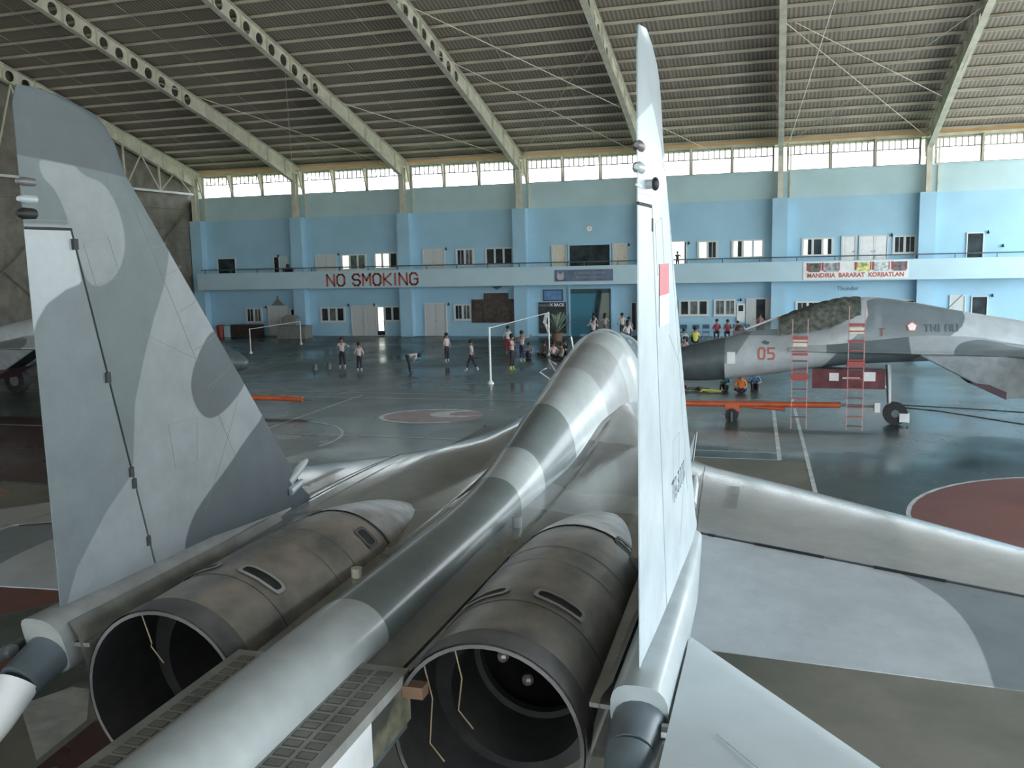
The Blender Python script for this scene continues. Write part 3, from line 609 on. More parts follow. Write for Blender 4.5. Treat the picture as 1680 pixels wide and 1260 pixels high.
# ------------------------------------------------------------------ JETS (local frame: nose +y, z up, wheels on z=0)
FX = 2.15
def flanker(kind):
    main = kind == 'main'
    root = empty('fighter_jet')
    # --- centre body, LERX and wings as height field
    LE = [(0, 17.6), (.7, 17.3), (1.0, 15.6), (1.3, 13.9), (1.55, 12.75), (1.8, 12.0), (2.2, 11.55), (3.1, 10.92), (4.35, 10.0), (6.9, 7.95)]
    def le(x): return interp(LE, abs(x))
    def wingz(x): return 2.24-.044*max(0, abs(x)-1.5)
    hing = lambda x: 8.53-.262*(abs(x)-2.06)
    def thick(x): return interp([(0, .17), (1.6, .17), (2.2, .15), (6.9, .05)], abs(x))
    def top(x, y):
        ax = abs(x); d = le(x)-y; c = 6.5 if ax < 2.1 else le(x)-5.9
        s = max(0, min(1, d/c)); f = 2.6*math.sqrt(s)-2.05*s-.35*s*s+(-.2*s**3)
        f = max(0, f)/1.03
        lx = interp([(9.95, 4.4), (10.9, 3.12), (11.55, 2.22), (12.0, 1.82), (12.75, 1.56), (13.9, 1.31), (15.6, 1.01), (17.3, .71), (17.6, .65)], y)
        w2_ = max(0, min(1, (y-10.6)/2.2)); w2_ = w2_*w2_*(3-2*w2_)
        f = f*(1-w2_)+min(f+.3, 1)*(1-min(1, ax/lx)**3)*w2_
        hb = interp([(8.9, 0), (9.6, .02), (11, .16), (12.5, .42), (14, .58), (15.5, .55), (17.0, .2)], y); wb_ = interp([(9, .5), (11, .85), (12.5, 1.2), (13.5, 1.25), (14.5, 1.1), (16, .9)], y)
        return wingz(x)-.08+thick(x)*f+hb*1.15*max(0, 1-ax/wb_)**1.3
    def bot(x, y):
        d = le(x)-y; c = 6.5 if abs(x) < 2.1 else le(x)-5.9; s = max(0, min(1, d/c)); f = 2.6*math.sqrt(s)-2.05*s-.35*s*s
        return wingz(x)-.09-thick(x)*.5*max(0, f)
    def tey(x):
        ax = abs(x)
        if .56 < ax < 1.85: return 7.6
        if ax < 2.06: return 5.12
        if ax < 5.2: return hing(x)+.03
        return 6.15
    b = MB(); cols = []
    xs = sorted(set([round(i*.05, 3) for i in range(0, 44)]+[i*.1 for i in range(22, 70)]+[.64, .66, 1.84, 1.86, 2.05, 2.07, 5.19, 5.21]))
    xs = [-v for v in xs[::-1] if v > 0]+xs
    for x in xs:
        y0, y1 = tey(x), le(x); col = []
        for j in range(71):
            s = j/70; s = 1-(1-s)**1.6; y = y0+(y1-y0)*s; col.append((y, x))
        cols.append(col)
    T = [[b.bm.verts.new((x, y, top(x, y))) for (y, x) in c] for c in cols]; B = [[b.bm.verts.new((x, y, bot(x, y)-.004)) for (y, x) in c] for c in cols]
    for i in range(len(T)-1):
        for j in range(70):
            b.face([T[i][j], T[i+1][j], T[i+1][j+1], T[i][j+1]], BODYP); b.face([B[i][j], B[i][j+1], B[i+1][j+1], B[i+1][j]], BODYP)
        b.face([T[i][0], B[i][0], B[i+1][0], T[i+1][0]], BODYP); b.face([T[i][70], T[i+1][70], B[i+1][70], B[i][70]], BODYP)
    for i in (0, -1):
        for j in range(70): b.face([T[i][j], T[i][j+1], B[i][j+1], B[i][j]], BODYP)
    o = b.make('wing_body', root, True, 50)
    # a: dark grimy deck between fins and the grey band; b: dark band right of the spine
    deck = smooth([(-2.2, 4), (2.2, 4), (2.15, 8.2), (1.6, 8.9), (1.0, 9.0), (.35, 9.25), (-.4, 9.2), (-1.1, 8.6), (-1.6, 8.5), (-2.2, 8.0)])
    band = smooth([(.1, 10.3), (.9, 9.9), (1.6, 9.4), (1.9, 9.5), (1.95, 10.6), (1.75, 11.4), (1.3, 12.2), (.1, 11.7)])
    gw = smooth([(2.0, 9.0), (3.9, 8.15), (5.5, 7.5), (7, 6), (7, 8.6), (5.0, 9.4), (3.6, 9.6), (2.6, 10.4), (2.0, 10.6)])
    attrs(o, lambda v: sdf((v.x, v.y), deck), lambda v: max(sdf((v.x, v.y), band)*1, -1))
    if not main: attrs2(o, lambda v: max(min(v.y-14.2, 16.3-v.y), ell((v.y, abs(v.x)), 12.2, 1.5, 1.0, .9)), lambda v: -1.0)
    if main: o.data.materials[0] = camo('body_paint_top', (.33, .345, .35), (.19, .19, .175), (.215, .225, .225), .24, 1.0)
    # --- flaperons
    for s in (-1, 1):
        b = MB(); R = []
        for i in range(33):
            x = 2.08+(5.18-2.08)*i/32; y1 = hing(x)-.02; y0 = 6.25+.045*(x-2.29); zt1 = top(x, hing(x)+.03); ring = []
            for j in range(21):
                t = j/20; y = y1+(y0-y1)*t; z = zt1-.01-(.13)*t*t-.02*t; ring.append((s*x, y, z))
            for j in range(20, -1, -1):
                t = j/20; y = y1+(y0-y1)*t; z = zt1-.01-(.13)*t*t-.02*t-.09*(1-t)-.008; ring.append((s*x, y, z))
            R.append(ring)
        b.loft(R, BODYP); fo = b.make('flaperon', root, True, 50)
        pat = smooth([(3.75, 8.3), (4.0, 7.95), (4.26, 7.5), (4.36, 6.9), (4.33, 6.0), (6, 6), (6, 8.4)], 2)
        attrs(fo, lambda v: sdf((abs(v.x), v.y), pat), lambda v: -1.0)
        fo.data.materials[0] = camo('flaperon_paint', (.42, .455, .475), (.19, .225, .24), DARK, .5, .1)
        # hinge seam and root seam as thin dark strips sunk in the gap
        b = MB(); v0 = []
        for i in range(20):
            x = 2.1+3.0*i/19; v0.append((s*x, hing(x)+.005, top(x, hing(x)+.03)-.012))
        b.tube(v0, .011, seamm, 5); 
        for xa, xb in ((2.75, 3.35), (3.75, 4.3), (2.32, 2.38)):
            b.tube([(s*x_, hing(x_)-.008, top(x_, hing(x_)+.03)-.016) for x_ in (xa, (xa+xb)/2, xb)], .026, black, 6)
        b.make('hinge_gap', fo)
    # panel seam running over the wing root
    for s in (-1, 1):
        b = MB(); b.tube([(s*(2.06+.15*(11.45-y)/3), y, top(2.06+.15*(11.45-y)/3, y)+.001) for y in [11.4-.15*k for k in range(20)]], .005, mat('body_seam', (.12, .12, .12), .6), 4); b.make('panel_seam', o)
        b = MB()
        for k in range(14):
            y = 10.3-.07*k; b.box(s*2.42-.12, s*2.42+.12, y-.004, y+.004, top(2.42, y)-.002, top(2.42, y)+.003, mat('fine_seam', (.2, .2, .21), .6))
        b.make('louvre', o)
    # --- fuselage/spine loft
    ZT = [(5.3, 2.44), (7, 2.44), (8.5, 2.45), (9.5, 2.54), (10.5, 2.74), (11.3, 2.91), (12.5, 3.12), (14, 3.42), (14.8, 3.55), (15.35, 3.58), (15.9, 3.40), (16.3, 3.0), (16.7, 2.80), (18.6, 2.60), (19.05, 2.46)]
    HW = [(5.3, .285), (8, .285), (9.5, .32), (10.5, .39), (11.5, .47), (12.5, .54), (13.5, .62), (14.5, .68), (15.5, .70), (17, .69), (18.5, .62), (19.05, .57)]
    BT = [(5.3, 1.95), (9, 1.9), (11, 1.88), (13, 1.84), (15, 1.74), (16, 1.66), (17, 1.52), (18, 1.36), (19.05, 1.23)]
    def ring(y, zt, hw, zb, n=40, fil=0):
        zc = zb+(zt-zb)*.36 if y > 15 else min(2.2, zb+(zt-zb)*.55); R = []
        for k in range(n):
            a = 2*PI*k/n; c, s_ = math.cos(a), math.sin(a)
            if s_ >= 0:
                h = zt-zc; w = hw*(1 if not fil else 1); px, pz = w*math.copysign(abs(c)**.92, c), zc+h*s_**.95
            else:
                h = zc-zb; px, pz = hw*math.copysign(abs(c)**.9, c), zc+h*math.copysign(abs(s_)**.9, s_)
            R.append((px, y, pz))
        return R
    b = MB(); ys = [5.3+i*(19.05-5.3)/140 for i in range(141)]
    b.loft([ring(y, sinterp(ZT, y), sinterp(HW, y), sinterp(BT, y)) for y in ys], SPINEP)
    sp = b.make('fuselage', root, True, 60)
    if main:
        def fa(v):
            w = v.y+.35*v.x
            return max(min(9.15-(v.y+.5*abs(v.x)*0+.25*v.x), 1), min(v.y+.3*v.x-10.05, 11.45-(v.y+.55*v.x+.0)))
        def fb(v): return min(v.y+.2*v.x-13.05, 14.35-(v.y+.1*v.x))
        attrs(sp, fa, fb); sp.data.materials[0] = camo('spine_paint_main', (.40, .44, .44), (.15, .18, .18), (.29, .31, .31), .45, .3)
    else:
        d1 = smooth([(15.3, 3.7), (12.85, 3.4), (12.75, 2.9), (13.2, 2.5), (14.3, 1.7), (14.3, 1.3), (16.6, 1.3), (16.3, 1.8), (15.2, 2.9)], 1)
        d2 = smooth([(13.3, 2.1), (12.6, 2.3), (11.8, 2.3), (11.4, 2.0), (11.6, 1.7), (13.0, 1.7)], 1)
        attrs(sp, lambda v: max(sdf((v.y, v.z), d1), sdf((v.y, v.z), d2)), lambda v: sdf((v.y, v.z), [(19.2, 2.6), (18.2, 2.8), (18.6, 2.2), (18.9, 1.75), (19.2, 1.75)])); sp.data.materials[0] = camo('fuselage_paint_side', (.44, .48, .50), (.15, .185, .20), (.20, .235, .255), .42, .25)
    # radome and nose
    b = MB(); RR = []
    for i in range(24):
        t = i/23; y = 19.05+t*2.35; k = math.sqrt(max(0, 1-t**1.7)); zc = 1.84-.32*t; RR.append([(.57*k*math.cos(2*PI*q/32), y, zc+.615*k*math.sin(2*PI*q/32)) for q in range(32)])
    b.loft(RR, radome); rd = b.make('radome', root, True, 50)
    b = MB(); b.tube([(0, 21.35, 1.53), (0, 22.0, 1.50)], [.03, .008], steel, 8); b.make('pitot_probe', rd)
    # canopy
    if main:
        b = MB(); RR = []
        for i in range(25):
            t = i/24; y = 15.5+t*3.0; h = .8*math.sin(PI*(.36+.64*t)**1.0) if t > 0 else .8*math.sin(PI*.36); h = .86*(1-t**2.2)**.6; zb_ = 2.72-.1*t
            RR.append([(.56*(1-.35*t*t)*math.cos(PI*k/20), y, zb_+h*math.sin(PI*k/20)) for k in range(21)])
        b.loft(RR, glass, closed=False); cp = b.make('canopy', root, True, 60, fix=False)
        for yy, ww in ((15.55, 1.0), (17.3, .92)):
            t = (yy-15.5)/3; h = .86*(1-t**2.2)**.6+.01; b = MB(); b.tube([(.565*(1-.35*t*t)*math.cos(PI*k/20), yy, 2.72-.1*t+h*math.sin(PI*k/20)) for k in range(21)], .03, lightp, 6); b.make('canopy_frame', cp)
        b = MB(); b.box(-.3, .3, 15.8, 16.1, 2.6, 3.25, darkp); b.ball((0, 16.0, 3.2), .16, darkp, seg=10); b.make('ejection_seat', root)
        # small antennas on the spine
        b = MB(); b.tube([(-.24, 14.3, 3.22), (-.3, 14.3, 3.58)], .012, white, 6); b.ball((-.24, 14.3, 3.23), .035, white, seg=8); b.make('antenna_rod', root)
        for pts in (((-.32, 13.2, 2.98), (-.55, 13.2, 3.14), (-.44, 13.2, 3.2)), ((-.50, 14.0, 3.05), (-.61, 14.0, 3.24), (-.48, 14.0, 3.16))):
            b = MB(); b.tube(pts, .010, white, 5); b.make('angle_probe', root)
        b = MB(); b.tube([(-.53, 6.8, 2.15), (-.53, 6.8, 2.24)], .05, cream, 12); b.make('filler_cap', root); b = MB(); b.tube([(.42, 8.5, 2.15), (.42, 8.5, 2.27)], .05, lightp, 12); b.make('filler_cap', root)
        b = MB(); b.box(.60, .64, 14.9, 15.3, 2.55, 2.62, redw); b.box(.6, .66, 15.0, 15.06, 2.6, 2.75, white); b.make('red_tag', root)
        b = MB(); b.tube([(.6, 16.2, 2.75), (1.0, 16.5, 2.86)], .014, steel, 5); b.box(.96, 1.08, 16.4, 16.6, 2.8, 3.0, white); b.make('side_mirror', root)
    else:
        cloth = mat('canopy_cover_cloth', (.10, .11, .095), .85, noise=.45, nscale=7, bump=.6, bscale=9)
        b = MB(); RR = []; random.seed(3)
        for i in range(30):
            t = i/29; y = 15.42+t*2.15; zt = interp([(15.4, 3.60), (15.9, 3.58), (16.6, 3.42), (17.2, 3.2), (17.57, 3.03)], y); zb_ = interp([(15.4, 3.15), (16.2, 2.78), (17.57, 2.55)], y); hw = interp([(15.4, .68), (16.5, .66), (17.57, .60)], y)
            RR.append([((hw*abs(math.cos(PI*k/24))**.8*math.copysign(1, math.cos(PI*k/24)))*(1+.02*math.sin(k*2.1+i)), y, zb_+(zt-zb_)*math.sin(PI*k/24)**.85+.015*math.sin(i*1.7+k)) for k in range(25)])
        b.loft(RR, cloth, closed=False); b.make('canopy_cover', root, True, 80, fix=False)
        b = MB(); RR = []
        for i in range(10):
            t = i/9; y = 17.57+t*1.05; zt = 3.02-.4*t; zb_ = 2.56-.02*t; hw = .56-.36*t**1.5
            RR.append([(hw*math.cos(PI*k/16), y, zb_+(zt-zb_)*math.sin(PI*k/16)) for k in range(17)])
        b.loft(RR, wsglass, closed=False); wsn = b.make('windscreen', root, True, 60, fix=False)
        b = MB(); b.tube([(0, 17.57, 3.04), (0, 18.62, 2.63)], .03, white, 6); b.make('windscreen_frame', wsn)  # centre frame, made white and thick to stand for its highlight
        b = MB(); b.tube([(.56*math.cos(PI*k/16), 17.57, 2.56+.47*math.sin(PI*k/16)) for k in range(17)], .03, lightp, 6); b.make('windscreen_frame', wsn)
        b = MB(); b.box(-.16, .16, 18.45, 18.85, 2.5, 2.66, mat('sensor_brown', (.07, .045, .045), .3)); b.ball((0, 18.65, 2.68), .15, mat('sensor_brown', (.07, .045, .045), .3), seg=12); b.make('sensor_ball', root)
        b = MB(); b.tube([(-.2, 13.2, 3.25), (-.2, 12.85, 3.62)], .012, darkp, 5); b.make('antenna_rod', root)
        # port side is -x : markings
        def side(y, z):   # fuselage half width at y,z
            zt, hw, zb_ = sinterp(ZT, y), sinterp(HW, y), sinterp(BT, y); zc = zb_+(zt-zb_)*.36 if y > 15 else min(2.2, zb_+(zt-zb_)*.55)
            s_ = (z-zc)/((zt-zc) if z > zc else (zc-zb_)); s_ = max(-.98, min(.98, s_)); s_ = math.copysign(abs(s_)**(1/.95), s_)
            return hw*math.sqrt(1-s_*s_)**.92
        for sg in (-1, 1):
            def PP(u, v, d, sg=sg): 
                y = u if sg < 0 else u
                return (sg*(side(y, v)+.012+d), y, v)
            mk = MB(); 
            # letters read from outside: on port side +y(nose) is to the left, so u runs backwards
            stroke_text(mk, '05', 0, 0, .16, .30, .10, .05, numred, lambda u, v, d: PP(18.1-u if sg < 0 else 17.68+u, v+1.9, d))
            mk.make('number', root, fix=False)
            mk = MB(); stroke_text(mk, 'TNI AU', 0, 0, .12, .17, .055, .038, darkp, lambda u, v, d: PP(13.80-u if sg < 0 else 13.0+u, v+2.68, d)); mk.make('lettering', root, fix=False)
            mk = MB()
            for r, d, mm in ((.155, .008, numred), (.115, .02, white)):
                c = []
                for k in range(5): a = PI/2+2*PI*k/5; c.append(mk.bm.verts.new(PP(14.12+r*math.cos(a), 2.8+r*math.sin(a), d)))
                ce = mk.bm.verts.new(PP(14.12, 2.8, d+.004))
                for k in range(5): mk.face([ce, c[k], c[(k+1) % 5]], mm)
            mk.make('roundel', root, fix=False)
            mk = MB(); v = [mk.bm.verts.new(PP(y, z, .01)) for y, z in ((18.98, 1.75), (18.75, 1.75), (18.75, 2.08), (18.98, 2.08))]; mk.face(v, white); mk.make('white_panel', root, fix=False)
            mk = MB(); v = [mk.bm.verts.new(PP(y, z, .01)) for y, z in ((14.90, 2.55), (14.86, 2.55), (14.86, 2.75), (14.90, 2.75))]; mk.face(v, mat('dull_red', (.22, .05, .06), .5)); v = [mk.bm.verts.new(PP(y, z, .01)) for y, z in ((14.95, 2.73), (14.81, 2.73), (14.81, 2.77), (14.95, 2.77))]; mk.face(v, mat('dull_red', (.22, .05, .06), .5)); mk.make('rescue_mark', root, fix=False)
            mk = MB(); v = [mk.bm.verts.new(PP(y, z, .01)) for y, z in ((17.95, 2.3), (17.85, 2.3), (17.8, 2.36), (17.95, 2.42), (18.05, 2.36))]; mk.face(v, darkp); mk.make('squadron_badge', root, fix=False)
    # --- tail boom section
    b = MB(); RR = []
    for i in range(30):
        y = 5.62-i*.11; k = 1 if y > 3.2 else max(.3, math.sqrt(max(0, 1-((3.2-y)/1.0)**2))); RR.append([(.295*k*math.cos(2*PI*q/36), y, 2.2+(.255 if math.sin(2*PI*q/36) > 0 else .33)*k*math.sin(2*PI*q/36)) for q in range(36)])
    tl_m = mat('tail_paint', (.40, .43, .43), .38, noise=.08, coat=.3)
    b.loft(RR, tl_m); tb = b.make('tail_boom', root, True, 50)
    for s in (-1, 1):
        b = MB(); a0, a1 = (.27*s, .64*s) if s > 0 else (.64*s, .27*s)
        b.box(a0, a1, 2.9, 5.18, 2.13, 2.2, mat('dispenser_tray', (.27, .27, .25), .6, noise=.2)); st = b.make('dispenser_strake', root)
        b = MB(); rw = 21
        cell = mat('dispenser_cell', (.17, .165, .145), .6, noise=.3)
        for j in range(rw):
            for q in range(2):
                cx, cy = s*(.37+q*.14), 5.06-j*.1; b.box(cx-.052, cx+.052, cy-.036, cy+.036, 2.2, 2.2025, mat('cell_gap', (.07, .07, .06), .7)); b.box(cx-.044, cx+.044, cy-.028, cy+.028, 2.2, 2.204, cell)
        b.make('flare_dispenser', st)
        b = MB(); b.box(s*.62-.015, s*.62+.015, 2.9, 4.6, 1.85, 2.13, white); b.make('side_plate', st)
        b = MB(); b.box(s*.62-.016, s*.62+.016, 4.6, 5.18, 1.85, 2.13, yellowish); b.make('yellowed_plate', st)
    b = MB(); b.box(-.62, .62, 2.9, 5.15, 1.8, 1.86, darkp); b.make('belly_plate', tb)
    b = MB(); b.box(.64, .78, 5.05, 5.15, 2.06, 2.14, mat('rusty_bracket', (.22, .13, .08), .6)); b.make('bracket', root)
    # --- nacelles
    for s in (-1, 1):
        cx = 1.197*s
        CZ_ = [(5.06, 1.838), (6.5, 1.845), (7.4, 1.82), (8.0, 1.76), (8.6, 1.66), (9.0, 1.58), (9.6, 1.42)]
        RD = [(5.06, .631), (6.0, .65), (7.4, .66), (8.3, .655), (8.8, .645), (9.6, .63)]
        n = 48
        def nr(y, dr=0, half=False):
            r = interp(RD, y)+dr; zc = interp(CZ_, y)
            return [(cx+r*math.cos(2*PI*k/n), y, zc+r*math.sin(2*PI*k/n)) for k in range(n)]
        b = MB(); ys = [5.78+i*.2 for i in range(20)]
        RR = [nr(y) for y in ys]
        b.loft(RR, nacm, cap0=False, cap1=True)
        # upper half shell reaching further aft, inner skin
        ks = list(range(-4, 29))
        def arc(y, dr): 
            r = interp(RD, y)+dr; zc = interp(CZ_, y); return [(cx+r*math.cos(2*PI*k/n), y, zc+r*math.sin(2*PI*k/n)) for k in ks]
        if s < 0: ks = list(range(-4, 29))
        ks = list(range(-2, 36)) if s > 0 else list(range(-24, 25))
        b.loft([arc(y, 0) for y in (5.06, 5.3, 5.55, 5.78)], nacm, closed=False); b.loft([arc(y, -.025) for y in (5.06, 5.3, 5.55, 5.78)], ductm, closed=False); b.loft([arc(5.06, 0), arc(5.06, -.025)], rimm, closed=False)
        na = b.make('engine_nacelle', root, True, 40)
        # rim band
        b = MB(); b.loft([arc(y, .012) for y in (5.065, 5.2, 5.28)], rimm, closed=False); b.make('rim_band', na, True, 40)
        # duct: open tube with inner rings
        def circ(y, r, zo=0): zc = interp(CZ_, y)+zo; return [(cx+r*math.cos(2*PI*k/n), y, zc+r*math.sin(2*PI*k/n)) for k in range(n)]
        b = MB(); b.loft([circ(5.78, .65), circ(5.78, .50, -.06), circ(5.85, .49, -.06), circ(6.3, .50), circ(6.32, .46), circ(6.4, .46), circ(6.42, .5), circ(7.4, .48), circ(8.0, .44)], ductm, cap0=False, cap1=True); dk = b.make('exhaust_duct', na, True, 40)
        b = MB()
        for a, r_, c in ((-.6, .42, white), (-1.2, .36, nacf), (-2.0, .38, nacm), (-.2, .4, nacm), (-2.7, .4, nacm), (1.0, .42, nacm)):
            y = 6.6; zc = interp(CZ_, y); b.ball((cx+r_*math.cos(a), y, zc+r_*math.sin(a)), .035 if c == white else .05, c, seg=8)
        b.make('duct_fitting', dk)
        b = MB()
        for a0, L in (((2.0, .5), (2.45, .6)) if s > 0 else ((2.0, .3),)):
            x0, z0 = cx+.60*math.cos(a0), 1.84+.60*math.sin(a0); b.tube([(x0, 5.2, z0), (x0+.03, 5.25, z0-.25), (x0-.02, 5.3, z0-L), (x0+.08, 5.3, z0-L-.12)], .005, mat('tan_cable', (.35, .27, .16), .6), 5)
        b.make('hanging_cable', na)
        # front cowl: lighter skin
        b = MB(); top_k = list(range(3, 22)); 
        def arck(y, dr): r = interp(RD, y)+dr; zc = interp(CZ_, y); return [(cx+r*math.cos(2*PI*k/n), y, zc+r*math.sin(2*PI*k/n)) for k in top_k]
        b.loft([arck(y, .012) for y in (7.75, 8.0, 8.3, 8.6, 8.9)], nacf, closed=False); b.make('front_cowl', na, True, 40)
        # seams around
        for y in (6.65, 7.0, 7.72, 8.2):
            b = MB(); r = interp(RD, y)+.002; zc = interp(CZ_, y); b.tube([(cx+r*math.cos(PI*k/30), y, zc+r*math.sin(PI*k/30)) for k in range(2, 29)], .003, mat('body_seam', (.12, .12, .12), .6), 4); b.make('panel_seam', na)
        # louvred vents with pale frame
        for ang, y, L, wd, fr in ((PI/2+.45*s, 5.95, .17, .10, white), (PI/2-.45*s, 5.95, .17, .10, white), (PI/2+.75*s, 7.45, .09, .13, nacm), (PI/2-.75*s, 7.75, .09, .13, nacm)):
            b = MB(); r = interp(RD, y); zc = interp(CZ_, y)
            def onc(u, v, d): a = ang+u/r; return (cx+(r+d)*math.cos(a), y+v, zc+(r+d)*math.sin(a))
            def rr(w_, l_, d, nn=20):
                out = []
                for k in range(nn):
                    a = 2*PI*k/nn; c_, s_ = math.cos(a), math.sin(a); e_ = .45; out.append(onc(w_*math.copysign(abs(c_)**e_, c_), l_*math.copysign(abs(s_)**e_, s_), d))
                return out
            O_, I_ = rr(L+.03, wd*.55+.03, .012), rr(L, wd*.55, .014)
            vo = [b.bm.verts.new(p) for p in O_]; vi = [b.bm.verts.new(p) for p in I_]
            for k in range(20): b.face([vo[k], vo[(k+1) % 20], vi[(k+1) % 20], vi[k]], mat('vent_frame', (.36, .36, .34), .5) if fr == white else rimm)
            vc = [b.bm.verts.new(p) for p in rr(L, wd*.55, .010)]; ce = b.bm.verts.new(onc(0, 0, .010))
            for k in range(20): b.face([ce, vc[k], vc[(k+1) % 20]], black)
            b.make('vent', na, fix=False)
        # intake duct under the LERX (raked mouth)
        b = MB(); RR = []
        for t in range(13):
            u = t/12; yt, yb = 14.0-u*5, 12.0-u*3.0; ytop = yt; ybot = yb
            h1 = 2.12; h0 = 1.04+.2*u; w0, w1 = .52+.12*u, .52+.12*u; q = []
            for (dx, hz) in ((-1, 0), (-.6, -.0), (.6, 0), (1, 0), (1, .5), (1, 1), (-1, 1), (-1, .5)):
                z = h0+(h1-h0)*hz; y = ybot+(ytop-ybot)*hz; q.append((cx+dx*w0, y, z))
            RR.append(q)
        b.loft(RR, CARBP, cap0=False); ik = b.make('air_intake', root, False); attrs(ik, lambda v: -1.0, lambda v: -1.0); ik.data.materials[0] = mat('intake_paint', (.2, .225, .235), .5, noise=.15)
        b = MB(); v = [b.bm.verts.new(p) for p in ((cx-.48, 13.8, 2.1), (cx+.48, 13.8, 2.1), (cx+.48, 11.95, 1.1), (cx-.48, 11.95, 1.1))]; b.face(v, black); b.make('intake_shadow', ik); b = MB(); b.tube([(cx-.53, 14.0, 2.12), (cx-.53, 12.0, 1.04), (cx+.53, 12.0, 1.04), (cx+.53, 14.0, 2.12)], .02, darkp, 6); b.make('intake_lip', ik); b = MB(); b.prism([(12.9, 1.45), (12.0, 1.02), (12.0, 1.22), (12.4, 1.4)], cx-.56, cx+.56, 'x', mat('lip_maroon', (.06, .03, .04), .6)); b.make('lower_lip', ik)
    # --- tail pods carrying fins and stabilators
    for s in (-1, 1):
        b = MB(); RR = []
        for y in (4.95, 5.1, 5.5, 6.2, 7.0, 7.8, 8.4):
            k = interp([(4.95, 1), (7, 1), (8.4, .6)], y); q = []
            for a in range(20):
                c_, s_ = math.cos(2*PI*a/20), math.sin(2*PI*a/20); yy = y-(.22*(c_*s*-1)*.0) - (0.18*(1-(s_+1)/2) if y < 5 else 0)*-1
                q.append((s*2.17+.175*k*math.copysign(abs(c_)**.7, c_), yy, 2.13+.24*k*math.copysign(abs(s_)**.7, s_)))
            RR.append(q)
        podp = mat('pod_paint_shaded', (.30, .31, .30), .4, noise=.15) if s < 0 else lightp  # left pod greyed down in colour for its unlit inner side
        b.loft(RR, podp); pd = b.make('tail_pod', root, True, 45)
        # sloped inner shoulder between pod and nacelle
        b = MB(); RR = []
        for y in (5.1, 6, 7, 8.0):
            RR.append([(s*(2.0), y, 2.30), (s*1.93, y, 2.2), (s*1.88, y, 2.0), (s*1.86, y, 1.8), (s*2.05, y, 1.8)])
        b.loft(RR, mat('pod_shoulder_paint', (.2, .2, .18), .45, noise=.2), closed=False); b.make('pod_shoulder', pd, True, 60)
        pa = [(5.25, 2.12), (4.77, 1.97), (4.35, 1.60)] if s < 0 else [(5.25, 2.12), (4.7, 2.07), (4.1, 1.9)]
        b = MB(); b.tube([(s*2.17, pa[0][0], pa[0][1]), (s*2.17, (pa[0][0]+pa[1][0])/2, (pa[0][1]+pa[1][1])/2), (s*2.17, *pa[1])], [.16, .16, .145], darkp, 18); cn = b.make('pod_cone', pd, True, 50)
        b = MB(); b.tube([(s*2.17, *pa[1]), (s*2.17, (pa[1][0]+pa[2][0])/2, (pa[1][1]+pa[2][1])/2), (s*2.17, *pa[2])], [.145, .11, .05], white if s < 0 else darkp, 18); b.make('cone_tip', cn, True, 50)
    # --- fins and rudders
    fle = [(2.1, 9.1), (2.35, 8.78), (2.6, 8.6), (5.59, 6.27), (5.83, 6.17), (5.95, 6.08), (6.02, 5.97), (6.09, 5.72), (6.12, 5.45), (6.125, 5.3)]
    hinge = lambda z: 6.23-(z-2.3)*(6.23-5.61)/(5.16-2.3)
    te = lambda z: 5.19 if z < 6.0 else 5.19+(z-6.0)*.4
    def leo(z): return interp(fle, z)
    def th(y, z):
        c = leo(z)-te(z); s_ = max(0, min(1, (leo(z)-y)/max(c, .05))); tm = .075-.011*(z-2.3); return max(.004, tm*(2.2*math.sqrt(s_)*(1-s_)+.28*s_*(1-s_)))
    P1 = smooth([(5.36, 5.65), (5.65, 5.65), (5.76, 5.54), (5.98, 5.51), (6.13, 5.3), (6.17, 5.04), (6.07, 4.82), (5.89, 4.71), (5.73, 4.72), (5.68, 4.85), (5.59, 5.17), (5.55, 5.3), (5.48, 5.43), (5.37, 5.51)])
    P4 = None
    P2 = [(5.0, 5.17), (5.6, 5.17), (5.64, 4.94), (5.66, 4.74), (5.51, 4.7), (5.32, 4.6), (5.21, 4.47), (5.14, 4.3), (4.9, 4.36)]
    P3 = [(6.74, 5.0), (8.6, 3.1), (8.4, 2.0), (6.54, 2.0), (5.22, 2.2), (5.24, 2.35), (5.38, 2.61), (5.71, 2.95), (6.03, 3.19), (6.12, 3.76), (6.28, 4.14), (6.43, 4.43), (6.59, 4.68)]
    D2 = smooth([(7.26, 4.27), (7.01, 4.09), (6.83, 3.84), (6.87, 3.61), (7.03, 3.45), (7.27, 3.46), (7.58, 3.59), (7.96, 3.8), (7.6, 4.2)])
    D3 = smooth([(8.4, 3.5), (8.0, 3.3), (7.64, 3.15), (7.31, 2.95), (6.95, 2.77), (6.71, 2.61), (6.57, 2.37), (6.51, 1.6), (9.5, 1.6), (9.5, 2.8)], 1)
    D0 = [(4.9, 5.66), (6.4, 5.56), (6.4, 6.5), (4.9, 6.5)]
    D0R = [(4.9, 5.5), (5.6, 5.75), (6.5, 5.2), (6.5, 6.5), (4.9, 6.5)]
    for s in (-1, 1):
        X = s*FX; b = MB()
        def strip(z0, z1, nz_, yfn):
            R = []
            for i in range(nz_+1):
                z = z0+(z1-z0)*i/nz_; y0, y1 = yfn(z), leo(z); ny = 60
                ring = []
                for j in range(ny+1): t = j/ny; y = y0+(y1-y0)*(1-(1-t)**1.5); ring.append((X+th(y, z), y, z))
                for j in range(ny-1, 0, -1): t = j/ny; y = y0+(y1-y0)*(1-(1-t)**1.5); ring.append((X-th(y, z), y, z))
                ring.append((X-th(y0, z), y0, z)); R.append(ring)
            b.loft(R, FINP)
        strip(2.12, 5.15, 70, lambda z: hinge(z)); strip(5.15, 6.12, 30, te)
        fin = b.make('tail_fin', root, True, 35)
        b = MB(); R = []
